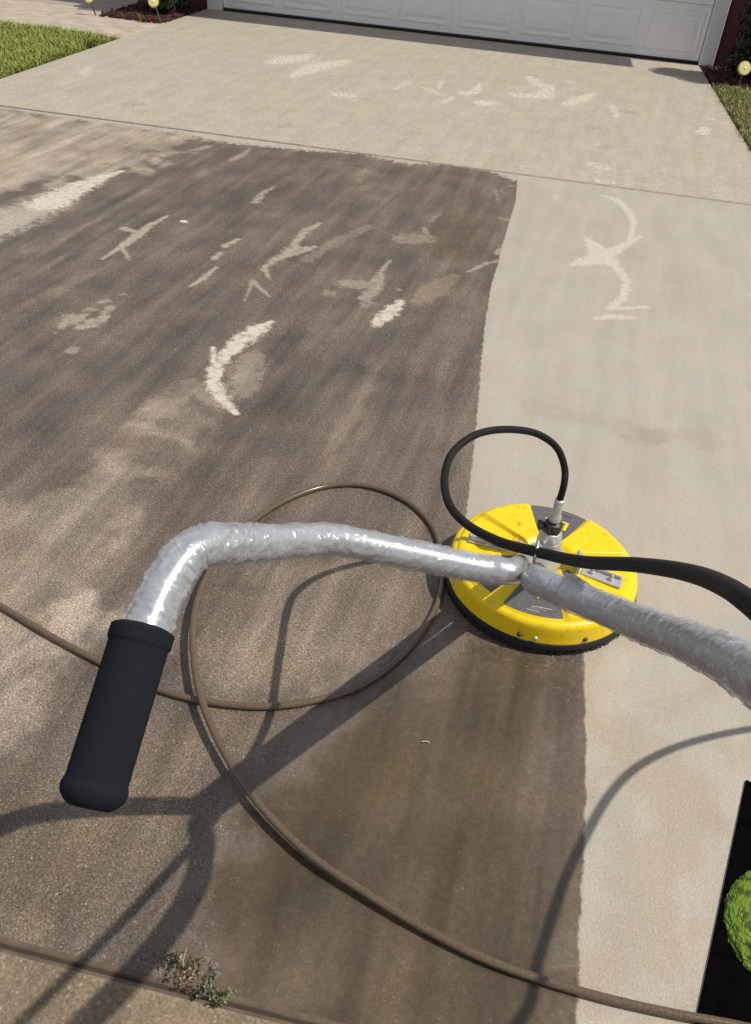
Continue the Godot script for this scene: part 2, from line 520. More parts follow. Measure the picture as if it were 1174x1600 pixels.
func field(seed_: int, per_metre: float, octaves: int, w: int, h: int, area: Rect2, kind := FastNoiseLite.TYPE_SIMPLEX_SMOOTH) -> PackedByteArray:
	var px := area.size.x / w
	var n := noise(seed_, per_metre * px, octaves, kind)
	n.offset = Vector3(area.position.x / px, area.position.y / (area.size.y / h), 0)
	return n.get_image(w, h, false, false, false).get_data()

func marks(list: Array, w: int, h: int, area: Rect2, ragged: PackedByteArray, fine: PackedByteArray, wild: float) -> Array:
	var out := []
	for c in 4:
		var m := PackedByteArray()
		m.resize(w * h)
		out.append(m)
	var su := area.size.x / w
	var sv := area.size.y / h
	for s in list:
		var pts: Array = s[2]
		var which: int = s[1]
		var m: PackedByteArray = out[which]
		for k in range(0, maxi(pts.size() - 3, 1), 3):
			var e2: int = k + 3 if pts.size() > 3 else k
			var a := Vector2(pts[k], pts[k + 1])
			var b := Vector2(pts[e2], pts[e2 + 1])
			var ra: float = pts[k + 2]
			var rb: float = pts[e2 + 2]
			var grow := maxf(ra, rb) * 1.6 + 0.01
			var lo := (a.min(b) - Vector2(grow, grow) - area.position)
			var hi := (a.max(b) + Vector2(grow, grow) - area.position)
			var i0 := clampi(int(lo.x / su), 0, w)
			var i1 := clampi(int(hi.x / su) + 1, 0, w)
			var j0 := clampi(int(lo.y / sv), 0, h)
			var j1 := clampi(int(hi.y / sv) + 1, 0, h)
			var ab := b - a
			var len2 := maxf(ab.length_squared(), 1e-9)
			for j in range(j0, j1):
				for i in range(i0, i1):
					var p := area.position + Vector2((i + 0.5) * su, (j + 0.5) * sv)
					var t := clampf((p - a).dot(ab) / len2, 0.0, 1.0)
					var r := lerpf(ra, rb, t)
					var q := j * w + i
					var f := (ragged[q] - 128) / 128.0 * 0.8 + (fine[q] - 128) / 128.0 * 0.5
					var d := r * (1.0 + f * wild) + f * 0.004 - p.distance_to(a + ab * t)
					if d > -0.006:
						var al: float = clampf((d + 0.006) / (0.010 + r * 0.3), 0.0, 1.0) * s[0] * clampf(0.95 + 0.6 * f, 0.2, 1.0)
						if wild > 1.0:
							al *= clampf(0.75 + 2.4 * (ragged[q] - 128) / 128.0, 0.0, 1.0)
						m[q] = maxi(m[q], int(clampf(al, 0.0, 1.0) * 255.0))
		out[which] = m
	return out

# kind: 0 far slab (dry), 1 near slab (dirt and wet, cleaned strip), 2 street slab
func concrete(area: Rect2, w: int, h: int, kind: int) -> StandardMaterial3D:
	var lw := w / 4
	var lh := h / 4
	var clean: PackedByteArray
	var dirt: PackedByteArray
	if kind == 0:
		clean = tones(lw, lh, area, Color8(191, 181, 165), [], 0.04, 40)
		dirt = clean
	elif kind == 1:
		clean = tones(lw, lh, area, Color8(192, 183, 170), CLEAN, 0.035, 50)
		dirt = tones(lw, lh, area, Color8(114, 101, 90), DIRT, 0.21, 60)
	else:
		clean = tones(lw, lh, area, Color8(138, 121, 99), [], 0.16, 70)
		dirt = clean
	var ragged := field(3, 22.0, 4, w, h, area)
	var fine := field(4, 120.0, 3, w, h, area)
	var grain := field(5, 230.0, 2, w, h, area)
	var blotch := field(6, 45.0, 3, w, h, area)
	var streaks := field(8, 14.0, 3, w, h, Rect2(area.position.x, area.position.y * 6.0, area.size.x, area.size.y * 6.0)) if kind == 0 else ragged
	var mk := marks(FAR_MARKS if kind == 0 else MARKS if kind == 1 else [], w, h, area, ragged, fine, 1.1 if kind == 0 else 0.6)
	var m0: PackedByteArray = mk[0]
	var m1: PackedByteArray = mk[1]
	var m2: PackedByteArray = mk[2]
	var m3: PackedByteArray = mk[3]
	var white := base_of(Color8(228, 218, 203))
	var tan_ := base_of(Color8(196, 182, 165))
	var moss := base_of(Color8(176, 160, 126))
	var stain := base_of(Color8(128, 116, 102))
	var fleck := base_of(Color8(220, 208, 188))
	var rgb := PackedByteArray()
	rgb.resize(w * h * 3)
	var rough := PackedByteArray()
	rough.resize(w * h)
	var relief := PackedByteArray()
	relief.resize(w * h)
	var su := area.size.x / w
	var sv := area.size.y / h
	var tops := PackedFloat32Array()
	tops.resize(w)
	for i in w:
		tops[i] = along(TOP, area.position.x + (i + 0.5) * su, false)
	for j in h:
		var v := area.position.y + (j + 0.5) * sv
		var edge := along(EDGE, v, true)
		for i in w:
			var q := j * w + i
			var u := area.position.x + (i + 0.5) * su
			var f := (fine[q] - 128) * 0.0078
			var rg := (ragged[q] - 128) * 0.0078
			var gr := (grain[q] - 128) * 0.0078
			var bl := (blotch[q] - 128) * 0.0078
			var m := 0.0
			if kind == 1:
				m = clampf((edge - u + f * 0.003 + rg * 0.006) / 0.006 + 0.5, 0.0, 1.0)
				if m > 0.0 and v < 6.3:
					m *= clampf((v - tops[i] + rg * 0.07 + f * 0.03) / 0.05 + 0.5, 0.0, 1.0)
			elif kind == 2:
				m = 0.55
			var r := lerpf(clean[q * 3], dirt[q * 3], m) / 255.0
			var g := lerpf(clean[q * 3 + 1], dirt[q * 3 + 1], m) / 255.0
			var b := lerpf(clean[q * 3 + 2], dirt[q * 3 + 2], m) / 255.0
			if kind == 0:
				m = 0.25
				var st := 1.0 + (streaks[q] - 128) * 0.00018
				r *= st
				g *= st
				b *= st
			var wetness := 0.0
			if kind == 1:
				# standing film of water: below the cleaner, left of the washed edge
				var du := u - 4.0
				var dv := (v - 9.95) * 1.0
				wetness = clampf((1.0 - sqrt(du * du / 0.30 + dv * dv / 0.72) + rg * 0.25) * 5.0, 0.0, 1.0) * m
			var amp := (0.06 + 0.26 * m) * (1.0 - 0.72 * wetness)
			var s := 1.0 + amp * (gr * 1.5 + f * 0.8) + 0.06 * bl * (0.3 + m)
			var a0 := m0[q] / 255.0
			var a1 := m1[q] / 255.0
			var a2 := m2[q] / 255.0
			var a3 := m3[q] / 255.0
			r *= s
			g *= s
			b *= s
			if a1 > 0.0:
				r = lerpf(r, tan_.r, a1)
				g = lerpf(g, tan_.g, a1)
				b = lerpf(b, tan_.b, a1)
			if a2 > 0.0:
				r = lerpf(r, moss.r, a2)
				g = lerpf(g, moss.g, a2)
				b = lerpf(b, moss.b, a2)
			if a3 > 0.0:
				r = lerpf(r, stain.r, a3)
				g = lerpf(g, stain.g, a3)
				b = lerpf(b, stain.b, a3)
			if a0 > 0.0:
				var wv := clampf(a0 * (1.0 + gr * 0.2 + f * 0.15), 0.0, 1.0)
				r = lerpf(r, white.r, wv)
				g = lerpf(g, white.g, wv)
				b = lerpf(b, white.b, wv)
			var sp := gr * 0.75 + f * 0.5 + bl * 0.22 - 0.04 - 0.10 * wetness
			if sp > 0.52:                                        # pale sand grains in the surface
				var k := clampf((sp - 0.52) * 5.0, 0.0, 0.75) * (1.0 - 0.55 * wetness)
				r = lerpf(r, fleck.r, k)
				g = lerpf(g, fleck.g, k)
				b = lerpf(b, fleck.b, k)
			rgb[q * 3] = clampi(int(r * 255.0), 0, 255)
			rgb[q * 3 + 1] = clampi(int(g * 255.0), 0, 255)
			rgb[q * 3 + 2] = clampi(int(b * 255.0), 0, 255)
			rough[q] = int(clampf(lerpf(lerpf(0.92 if kind != 1 else 0.66, 0.62 + bl * 0.1, m), 0.19, wetness), 0.0, 1.0) * 255.0)
			relief[q] = clampi(int(128.0 + (gr * 60.0 + f * 50.0) * (1.0 - 0.8 * wetness) + wetness * (rg * 45.0 + bl * 40.0)), 0, 255)
	var m := StandardMaterial3D.new()
	m.albedo_texture = ImageTexture.create_from_image(Image.create_from_data(w, h, false, Image.FORMAT_RGB8, rgb))
	m.roughness = 1.0
	m.roughness_texture = ImageTexture.create_from_image(Image.create_from_data(w, h, false, Image.FORMAT_L8, rough))
	m.roughness_texture_channel = BaseMaterial3D.TEXTURE_CHANNEL_RED
	m.heightmap_enabled = true
	m.heightmap_scale = 0.16
	m.heightmap_texture = ImageTexture.create_from_image(Image.create_from_data(w, h, false, Image.FORMAT_L8, relief))
	m.texture_repeat = false
	return m

func slab_top(mesh: ArrayMesh, area: Rect2, m: Material) -> void:          # one level sheet of a slab's top, with its own map
	var st := begin()
	var cs := [Vector2(0, 0), Vector2(1, 0), Vector2(1, 1), Vector2(0, 1)]
	for k in [0, 1, 2, 0, 2, 3]:
		st.set_uv(cs[k])
		st.set_normal(Vector3.UP)
		var p: Vector2 = area.position + cs[k] * area.size
		st.add_vertex(Vector3(p.x, 0, p.y))
	st.generate_tangents()
	st.commit(mesh)
	mesh.surface_set_material(mesh.get_surface_count() - 1, m)

func slab_rim(mesh: ArrayMesh, inner: Rect2, m: Material, deep := 0.12) -> void:       # rounded edge and sides round the top
	var st := begin(true)
	var prof := [Vector2(0, 0), Vector2(0.004, -0.0012), Vector2(0.0075, -0.004), Vector2(0.009, -0.009), Vector2(0.009, -deep)]
	var c := [inner.position, Vector2(inner.end.x, inner.position.y), inner.end, Vector2(inner.position.x, inner.end.y)]
	var ctr := inner.get_center()
	for e in 4:
		var a: Vector2 = c[e]
		var b: Vector2 = c[(e + 1) % 4]
		for k in prof.size() - 1:
			var q := []
			for ap in [[a, prof[k]], [b, prof[k]], [b, prof[k + 1]], [a, prof[k + 1]]]:
				var p: Vector2 = ap[0] + ((ap[0] - ctr).sign()) * ap[1].x
				q.append(Vector3(p.x, ap[1].y, p.y))
			quad(st, q[0], q[1], q[2], q[3], true)
	st.generate_normals()
	st.commit(mesh)
	mesh.surface_set_material(mesh.get_surface_count() - 1, m)

# ---------------------------------------------------------------- setting
func build_ground() -> void:
	var soil := mottled(lin(0.05, 0.04, 0.022), lin(0.085, 0.075, 0.035), 1.5, 1.0, 11)
	structure("ground", sheet([Vector2(-90, -90), Vector2(90, -90), Vector2(90, 90), Vector2(-90, 90)], -0.045), soil)
	var edge_far := mottled(base_of(Color8(150, 136, 120)), base_of(Color8(185, 170, 152)), 0.5, 0.9, 12)
	var edge_near := mottled(base_of(Color8(84, 70, 58)), base_of(Color8(130, 112, 94)), 0.4, 0.8, 13)
	# slab by the garage
	var far := Rect2(-0.19, -0.02, 5.62, JOINT - 0.010 + 0.02 - 0.009)
	var am := ArrayMesh.new()
	slab_top(am, far, concrete(far, 1024, 1024, 0))
	slab_rim(am, far, edge_far)
	structure("driveway_slab", am, null)
	# slab being washed
	am = ArrayMesh.new()
	var whole := Rect2(-0.19, JOINT + 0.019, 5.62, STREET_JOINT - JOINT - 0.019 - 0.015)
	var split := 8.0
	var a := Rect2(whole.position, Vector2(whole.size.x, split - whole.position.y))
	var b := Rect2(1.9, split, whole.end.x - 1.9, whole.end.y - split)
	var c := Rect2(whole.position.x, split, 1.9 - whole.position.x, whole.end.y - split)
	slab_top(am, a, concrete(a, 2048, 1024, 1))
	slab_top(am, b, concrete(b, 2048, 1216, 1))
	slab_top(am, c, concrete(c, 512, 512, 1))
	slab_rim(am, whole, edge_near)
	structure("driveway_slab", am, null)
	# slab towards the street
	am = ArrayMesh.new()
	var d := Rect2(2.0, STREET_JOINT + 0.009, 3.43, 1.6)
	slab_top(am, d, concrete(d, 1024, 512, 2))
	slab_rim(am, d, edge_near)
	structure("driveway_slab", am, null)
	# dirt lying in the joints
	structure("joint_filler", box_between(Vector3(-0.19, -0.1, JOINT - 0.02), Vector3(5.43, -0.011, JOINT + 0.02), 0.0), mat(lin(0.06, 0.05, 0.04), 1.0))
	structure("joint_filler", box_between(Vector3(2.0, -0.1, STREET_JOINT - 0.02), Vector3(5.43, -0.010, STREET_JOINT + 0.02), 0.0), mat(lin(0.045, 0.033, 0.022), 0.9))
	# walk to the porch
	var walk := ArrayMesh.new()
	var wm := mottled(base_of(Color8(178, 164, 148)), base_of(Color8(212, 198, 180)), 1.8, 0.92, 21)
	var wr := Rect2(-4.2, 0.86, 3.99, 1.38)
	slab_top(walk, wr, wm)
	slab_rim(walk, wr, wm)
	structure("walkway", walk, null)
	structure("porch_slab", box_between(Vector3(-4.2, -0.1, -3.0), Vector3(-0.98, 0.0, 0.84), 0.006), mottled(base_of(Color8(165, 152, 138)), base_of(Color8(195, 182, 166)), 1.4, 0.92, 22))

func blade_mesh(seed_: int, tall: float, wide: float, n: int, spread: float) -> ArrayMesh:
	var r := RandomNumberGenerator.new()
	r.seed = seed_
	var st := begin()
	for k in n:
		var a := r.randf() * TAU
		var o := Vector3(r.randf_range(-1, 1), 0, r.randf_range(-1, 1)) * spread
		var lean := Vector3(cos(a), 0, sin(a)) * r.randf_range(0.15, 0.85)
		var s := Vector3(-sin(a), 0, cos(a)) * wide
		var h := tall * r.randf_range(0.6, 1.1)
		var p1 := o + Vector3(0, h * 0.55, 0) + lean * h * 0.35
		var p2 := o + Vector3(0, h * 0.85, 0) + lean * h
		tri(st, o - s, p1 + s * 0.8, o + s)
		tri(st, o - s, p1 - s * 0.8, p1 + s * 0.8)
		tri(st, p1 - s * 0.8, p2, p1 + s * 0.8)
	return done(st)

func scatter(called: String, label: String, category: String, mesh: Mesh, m: Material, spots: Array, colours: Callable, size: Callable, tilt := 0.15) -> void:
	var mm := MultiMesh.new()
	mm.transform_format = MultiMesh.TRANSFORM_3D
	mm.use_colors = true
	mm.mesh = mesh
	mm.instance_count = spots.size()
	for i in spots.size():
		var b := Basis.from_euler(Vector3(rng.randf_range(-tilt, tilt), rng.randf() * TAU, rng.randf_range(-tilt, tilt)))
		var s: float = size.call()
		mm.set_instance_transform(i, Transform3D(b.scaled(Vector3(s, s, s)), spots[i]))
		mm.set_instance_color(i, colours.call())
	var o := MultiMeshInstance3D.new()
	o.name = numbered(called)
	o.multimesh = mm
	o.material_override = m
	add_child(o)
	o.set_meta("kind", "stuff")
	o.set_meta("label", label)
	o.set_meta("category", category)

func build_lawns() -> void:
	var m := mat(Color.WHITE, 0.55)
	m.vertex_color_use_as_albedo = true
	m.cull_mode = BaseMaterial3D.CULL_DISABLED
	m.backlight_enabled = true
	m.backlight = Color(0.35, 0.4, 0.12)
	var tuft := blade_mesh(5, 0.075, 0.0035, 7, 0.025)
	var n := noise(31, 1.2, 3)
	var green := func() -> Color:
		var k := rng.randf()
		if k < 0.08:
			return Color(0.33, 0.29, 0.11)
		return Color(0.19, 0.245, 0.035).lerp(Color(0.35, 0.385, 0.095), rng.randf())
	var size := func() -> float: return rng.randf_range(0.75, 1.3)
	var spots := []
	while spots.size() < 15000:
		var u := -0.22 - 3.0 * rng.randf()
		var v := 2.26 + 3.2 * rng.randf()
		if v > 2.33 + 0.103 * (u + 0.21) or u > -0.24 - rng.randf() * 0.01:
			if n.get_noise_2d(u, v) > -0.62:
				spots.append(uvp(u, v, -0.03))
	scatter("lawn", "bright green lawn left of the driveway, in front of the walkway", "grass", tuft, m, spots, green, size)
	spots = []
	var olive := func() -> Color:
		var k := rng.randf()
		if k < 0.22:
			return Color(0.36, 0.27, 0.12)
		return Color(0.12, 0.15, 0.03).lerp(Color(0.24, 0.25, 0.07), rng.randf())
	while spots.size() < 8500:
		spots.append(uvp(5.455 + 1.8 * rng.randf(), 1.22 + 3.6 * rng.randf(), -0.03))
	scatter("lawn", "yellowish green lawn right of the driveway", "grass", tuft, m, spots, olive, size)
	# bark mulch
	var chip := box_mesh(Vector3(0.05, 0.012, 0.018), 0.003)
	var bark := mat(Color.WHITE, 0.85)
	bark.vertex_color_use_as_albedo = true
	var reds := func() -> Color: return Color(0.030, 0.007, 0.007).lerp(Color(0.085, 0.020, 0.018), rng.randf())
	spots = []
	for k in 1500:
		spots.append(uvp(rng.randf_range(-0.92, -0.2), rng.randf_range(0.05, 1.33 - 0.05), rng.randf_range(-0.012, 0.02)))
	scatter("mulch", "dark red bark mulch in the bed left of the garage door", "mulch", chip, bark, spots, reds, func() -> float: return rng.randf_range(0.6, 1.5), 0.5)
	spots = []
	for k in 2200:
		spots.append(uvp(rng.randf_range(5.46, 7.0), rng.randf_range(0.02, 1.22), rng.randf_range(-0.02, 0.015)))
	scatter("mulch", "dark red bark mulch in the bed right of the garage door", "mulch", chip, bark, spots, reds, func() -> float: return rng.randf_range(0.6, 1.5), 0.5)
	structure("planting_bed", box_between(Vector3(-0.95, -0.04, 0.02), Vector3(-0.21, -0.004, 1.30), 0.004), mat(lin(0.03, 0.012, 0.01), 1.0))
	structure("planting_bed", box_between(Vector3(5.45, -0.044, 0.0), Vector3(7.1, -0.018, 1.21), 0.004), mat(lin(0.03, 0.012, 0.01), 1.0))

func build_house() -> void:
	var h := thing("house", "house front with wide pale garage door above the driveway", "house", ORIGIN, YAW)
	var brick := mottled(lin(0.075, 0.022, 0.018), lin(0.13, 0.04, 0.032), 0.35, 0.9, 61)
	var white := mottled(lin(0.66, 0.66, 0.67), lin(0.74, 0.74, 0.74), 0.8, 0.5, 62)
	part("wall", box_between(Vector3(-0.98, -0.1, -0.28), Vector3(-0.175, 2.75, -0.03)), brick, h)
	part("wall", box_between(Vector3(5.58, -0.1, -0.28), Vector3(6.35, 2.75, -0.03)), brick, h)
	part("wall", box_between(Vector3(-0.175, 2.26, -0.28), Vector3(5.58, 2.75, -0.05)), brick, h)
	part("wall", box_between(Vector3(-0.98, -0.1, -6.5), Vector3(-0.74, 2.75, -0.283)), brick, h)
	part("wall", box_between(Vector3(6.11, -0.1, -6.5), Vector3(6.35, 2.75, -0.283)), brick, h)
	part("wall", box_between(Vector3(-0.98, -0.1, -6.8), Vector3(6.35, 2.75, -6.503)), brick, h)
	part("floor", box_between(Vector3(-0.735, -0.1, -6.5), Vector3(6.105, -0.004, -0.285), 0.0), mat(lin(0.3, 0.29, 0.27), 0.9), h)
	part("eave", box_between(Vector3(-1.2, 2.60, -0.02), Vector3(6.5, 2.63, 0.42)), white, h)
	part("fascia", box_between(Vector3(-1.2, 2.58, 0.423), Vector3(6.5, 2.76, 0.45)), white, h)
	var roof := begin()
	var tile_dark := mottled(lin(0.06, 0.05, 0.045), lin(0.11, 0.095, 0.085), 0.5, 0.95, 63)
	var ridge := 4.0
	for s in [[0.50, 2.74, -3.3, ridge], [-7.1, 2.74, -3.3, ridge]]:
		var q := [Vector3(-1.3, s[1], s[0]), Vector3(6.6, s[1], s[0]), Vector3(6.6, s[3], s[2]), Vector3(-1.3, s[3], s[2])]
		quad(roof, q[0], q[1], q[2], q[3], s[0] < 0)
		quad(roof, q[0] + Vector3(0, 0.08, 0), q[1] + Vector3(0, 0.08, 0), q[2] + Vector3(0, 0.08, 0), q[3] + Vector3(0, 0.08, 0), s[0] > 0)
		quad(roof, q[0], q[1], q[1] + Vector3(0, 0.08, 0), q[0] + Vector3(0, 0.08, 0), s[0] > 0)
	for x in [-0.98, 6.35]:
		tri(roof, Vector3(x, 2.75, -6.8), Vector3(x, 2.75, -0.03), Vector3(x, 3.96, -3.3))
	part("roof", done(roof), tile_dark, h)
	# white trim round the door
	part("door_frame", box_between(Vector3(-0.172, -0.0, -0.10), Vector3(-0.003, 2.26, 0.02), 0.006), white, h)
	part("door_frame", box_between(Vector3(5.428, -0.0, -0.10), Vector3(5.577, 2.26, 0.02), 0.006), white, h)
	part("door_frame", box_between(Vector3(0.0, 2.13, -0.10), Vector3(5.425, 2.258, 0.017), 0.006), white, h)
	# the door: four sections, eight pressed panels in each
	var door := Node3D.new()
	door.name = "garage_door"
	h.add_child(door, true)
	door.position = Vector3(0, 0, -0.07)
	var paint := mottled(lin(0.78, 0.78, 0.79), lin(0.83, 0.83, 0.84), 1.3, 0.42, 64)
	var section := box_mesh(Vector3(5.42, 0.524, 0.04), 0.006)
	var pw := 0.585
	var ph := 0.385
	var pan := begin()
	# pressed panel: a raised moulding round a gently raised field
	var prof := [[0.0, 0.0], [0.012, 0.005], [0.028, 0.005], [0.042, -0.001], [0.058, -0.001], [0.085, 0.005]]
	for k in prof.size() - 1:
		var a := Vector2(pw / 2 - prof[k][0], ph / 2 - prof[k][0])
		var b := Vector2(pw / 2 - prof[k + 1][0], ph / 2 - prof[k + 1][0])
		var za: float = prof[k][1]
		var zb: float = prof[k + 1][1]
		var sg := [Vector2(-1, -1), Vector2(1, -1), Vector2(1, 1), Vector2(-1, 1)]
		for e in 4:
			var p: Vector2 = sg[e]
			var r: Vector2 = sg[(e + 1) % 4]
			quad(pan, Vector3(p.x * a.x, p.y * a.y, za), Vector3(r.x * a.x, r.y * a.y, za), Vector3(r.x * b.x, r.y * b.y, zb), Vector3(p.x * b.x, p.y * b.y, zb), true)
	var c := Vector2(pw / 2 - 0.085, ph / 2 - 0.085)
	quad(pan, Vector3(-c.x, -c.y, 0.005), Vector3(c.x, -c.y, 0.005), Vector3(c.x, c.y, 0.005), Vector3(-c.x, c.y, 0.005), true)
	var pan_mesh := done(pan)
	for s in 4:
		var y := 0.028 + 0.262 + s * 0.527
		part("section", section, paint, door, Vector3(2.7125, y, 0))
		for k in 8:
			part("panel", pan_mesh, paint, door, Vector3(0.34 + k * 0.678, y, 0.0215))
	part("bottom_seal", box_between(Vector3(0.01, 0.001, -0.018), Vector3(5.415, 0.026, 0.022), 0.006), mat(lin(0.015, 0.015, 0.016), 0.7), door)

func shrub(where: Vector3, label: String, size: Vector3, leaves: int, seed_: int, dark: Color, light: Color) -> void:
	var t := thing("shrub", label, "shrub", where, 0.0, "shrubs beside the garage door")
	var r := RandomNumberGenerator.new()
	r.seed = seed_
	var wood := begin(true)
	for k in 7:
		var a := TAU * k / 7.0 + r.randf()
		var tip := Vector3(cos(a) * size.x * 0.6, size.y * r.randf_range(0.55, 0.9), sin(a) * size.z * 0.6)
		var s := Vector3(-sin(a), 0, cos(a)) * 0.012
		var e := Vector3(0, 0, 0.012)
		quad(wood, -s, s, tip + s * 0.3, tip - s * 0.3)
		quad(wood, -e, e, tip + e * 0.3, tip - e * 0.3)
	part("stem", done(wood), mat(lin(0.05, 0.035, 0.025), 0.9), t)
	var v := PackedVector3Array()
	var nr := PackedVector3Array()
	var col := PackedColorArray()
	var clumps := []
	for k in 60:
		var d := Vector3(r.randfn(), r.randfn(), r.randfn()).normalized() * r.randf_range(0.35, 0.95)
		var up := r.randf()
		var wide := sqrt(clampf(1.0 - pow(maxf(up - 0.55, 0.0) / 0.5, 2.0), 0.1, 1.0))
		clumps.append([Vector3(d.x * size.x * wide, 0.05 + up * size.y * 0.9, d.z * size.z * wide), r.randf_range(0.10, 0.18)])
	for i in leaves:
		var cl: Array = clumps[r.randi() % clumps.size()]
		var d := Vector3(r.randfn(), r.randfn(), r.randfn()).normalized()
		var p: Vector3 = cl[0] + d * cl[1] * pow(r.randf(), 0.4)
		if p.y < -0.01:
			continue
		var out := (d + Vector3(r.randf_range(-0.6, 0.6), r.randf_range(-0.2, 0.8), r.randf_range(-0.6, 0.6))).normalized()
		var s := out.cross(Vector3(r.randfn(), r.randfn(), r.randfn())).normalized()
		var w := out.cross(s)
		var l := r.randf_range(0.018, 0.034)
		var tone := dark.lerp(light, r.randf())
		for q in [p - s * l, p + w * l * 0.45 + out * 0.004, p + s * l, p - s * l, p + s * l, p - w * l * 0.45 + out * 0.004]:
			v.append(q)
			nr.append(out)
			col.append(tone)
	var arr := []
	arr.resize(Mesh.ARRAY_MAX)
	arr[Mesh.ARRAY_VERTEX] = v
	arr[Mesh.ARRAY_NORMAL] = nr
	arr[Mesh.ARRAY_COLOR] = col
	var am := ArrayMesh.new()
	am.add_surface_from_arrays(Mesh.PRIMITIVE_TRIANGLES, arr)
	var m := mat(Color.WHITE, 0.6)
	m.vertex_color_use_as_albedo = true
	m.cull_mode = BaseMaterial3D.CULL_DISABLED
	part("foliage", am, m, t)

func garden_light(where: Vector3, label: String, tall: float, lean: Vector3, face: Vector3, size: float) -> void:
	var t := thing("garden_light", label, "garden light", where, 0.0, "round garden lights in the beds")
	var stake := mat(lin(0.03, 0.09, 0.055), 0.5)
	var tip := Vector3(lean.x, tall, lean.z)
	part("stake", sweep(smooth_path([Vector3(0, -0.04, 0), tip * 0.5, tip], 0.02), 8, func(_a, _b, _c): return 0.008), stake, t)
	var head := part("lamp_head", lathe([Vector2(0.0, -0.016), Vector2(size * 0.9, -0.014), Vector2(size, -0.006), Vector2(size, 0.006), Vector2(size * 0.9, 0.014), Vector2(size * 0.82, 0.013)], 28), mat(lin(0.55, 0.40, 0.10), 0.45), t, tip)
	var lens := part("lens", lathe([Vector2(size * 0.82, 0.013), Vector2(size * 0.6, 0.014), Vector2(size * 0.3, 0.015), Vector2(0.0, 0.015)], 28), mat(lin(0.72, 0.62, 0.30), 0.3), head)
	part("hub", lathe([Vector2(size * 0.22, 0.013), Vector2(size * 0.2, 0.018), Vector2(0.0, 0.019)], 16), mat(lin(0.75, 0.72, 0.6), 0.3), head)
	lens.set_meta("label", "pale yellow round lens")
	var up := face.normalized()
	var x := up.cross(Vector3.FORWARD).normalized()
	head.basis = Basis(x, up, x.cross(up))

# ---------------------------------------------------------------- the surface cleaner
func deck_step(r: float, a: float) -> float:            # pressed pads on the top of the deck
	var g := wrapf(rad_to_deg(a), 0.0, 360.0)
	if r > 0.236 or r < 0.052:
		return 0.0
	var radial := smoothstep(0.052, 0.07, r) * (1.0 - smoothstep(0.212, 0.236, r))
	var pads := [[8.0, 51.0], [96.0, 136.0], [228.0, 234.0], [277.0, 296.0]]
	var up := 0.0
	for p in pads:
		up = maxf(up, smoothstep(p[0] - 1.2, p[0] + 1.6, g) * (1.0 - smoothstep(p[1] - 1.6, p[1] + 1.2, g)))
	return up * radial * 0.011

func deck_y(r: float, a: float) -> float:
	return 0.106 - 0.004 * smoothstep(0.05, 0.2, r) + deck_step(r, a) - 0.012 * smoothstep(0.216, 0.243, r)

func sticker(from: float, to: float, r0: float, r1: float, lift := 0.0012) -> ArrayMesh:
	var v := PackedVector3Array()
	var uv := PackedVector2Array()
	var idx := PackedInt32Array()
	var n := 20
	var m := 14
	for j in m + 1:
		for i in n + 1:
			var a := deg_to_rad(lerpf(from, to, float(i) / n))
			var r := lerpf(r0, r1, float(j) / m)
			v.append(Vector3(cos(a) * r, deck_y(r, a) + lift, -sin(a) * r))
			uv.append(Vector2(float(i) / n, float(j) / m))
	for j in m:
		for i in n:
			var q := j * (n + 1) + i
			idx.append_array([q, q + 1, q + n + 1, q + 1, q + n + 2, q + n + 1])
	return smooth_mesh(v, uv, idx, false)

func on_deck(r: float, deg: float, lift := 0.0) -> Vector3:
	var a := deg_to_rad(deg)
	return Vector3(cos(a) * r, deck_y(r, a) + lift, -sin(a) * r)

func print_bar(parent: Node3D, r: float, deg: float, length: float, wide: float, m: Material) -> void:
	var o := part("print", box_mesh(Vector3(length, 0.0006, wide), 0.0), m, parent, on_deck(r, deg, 0.0016))
	o.rotation.y = deg_to_rad(deg + 90.0)

func wrap_material() -> StandardMaterial3D:
	var w := 256
	var h := 1024
	var n1 := noise(81, 1.0, 4)
	var n2 := noise(82, 1.0, 3)
	var d := PackedByteArray()
	d.resize(w * h * 4)
	for j in h:
		var s := j / 1024.0
		for i in w:
			var a := TAU * i / w
			var cx := cos(a) * 0.7
			var cz := sin(a) * 0.7
			var wav := absf(n1.get_noise_3d(cx, s * 42.0 + sin(a + s * 9.0) * 0.9, cz))
			var fold := clampf(1.0 - wav * 7.0, 0.0, 1.0)
			var film := 0.5 + 0.5 * n2.get_noise_3d(cx * 1.5, s * 22.0, cz * 1.5)
			var milky := clampf(0.50 * film * film + 0.5 * fold * fold * fold * film, 0.0, 1.0)
			var q := (j * w + i) * 4
			d[q] = int(lerpf(196.0, 246.0, milky))
			d[q + 1] = int(lerpf(201.0, 248.0, milky))
			d[q + 2] = int(lerpf(210.0, 250.0, milky))
			d[q + 3] = int(clampf(0.40 + 0.40 * milky, 0.0, 0.95) * 255.0)
	var im := Image.create_from_data(w, h, false, Image.FORMAT_RGBA8, d)
	var m := mat(Color.WHITE, 0.22)
	m.metallic = 0.30
	m.albedo_texture = ImageTexture.create_from_image(im)
	m.transparency = BaseMaterial3D.TRANSPARENCY_ALPHA
	m.cull_mode = BaseMaterial3D.CULL_DISABLED
	m.metallic_specular = 1.0
	return m

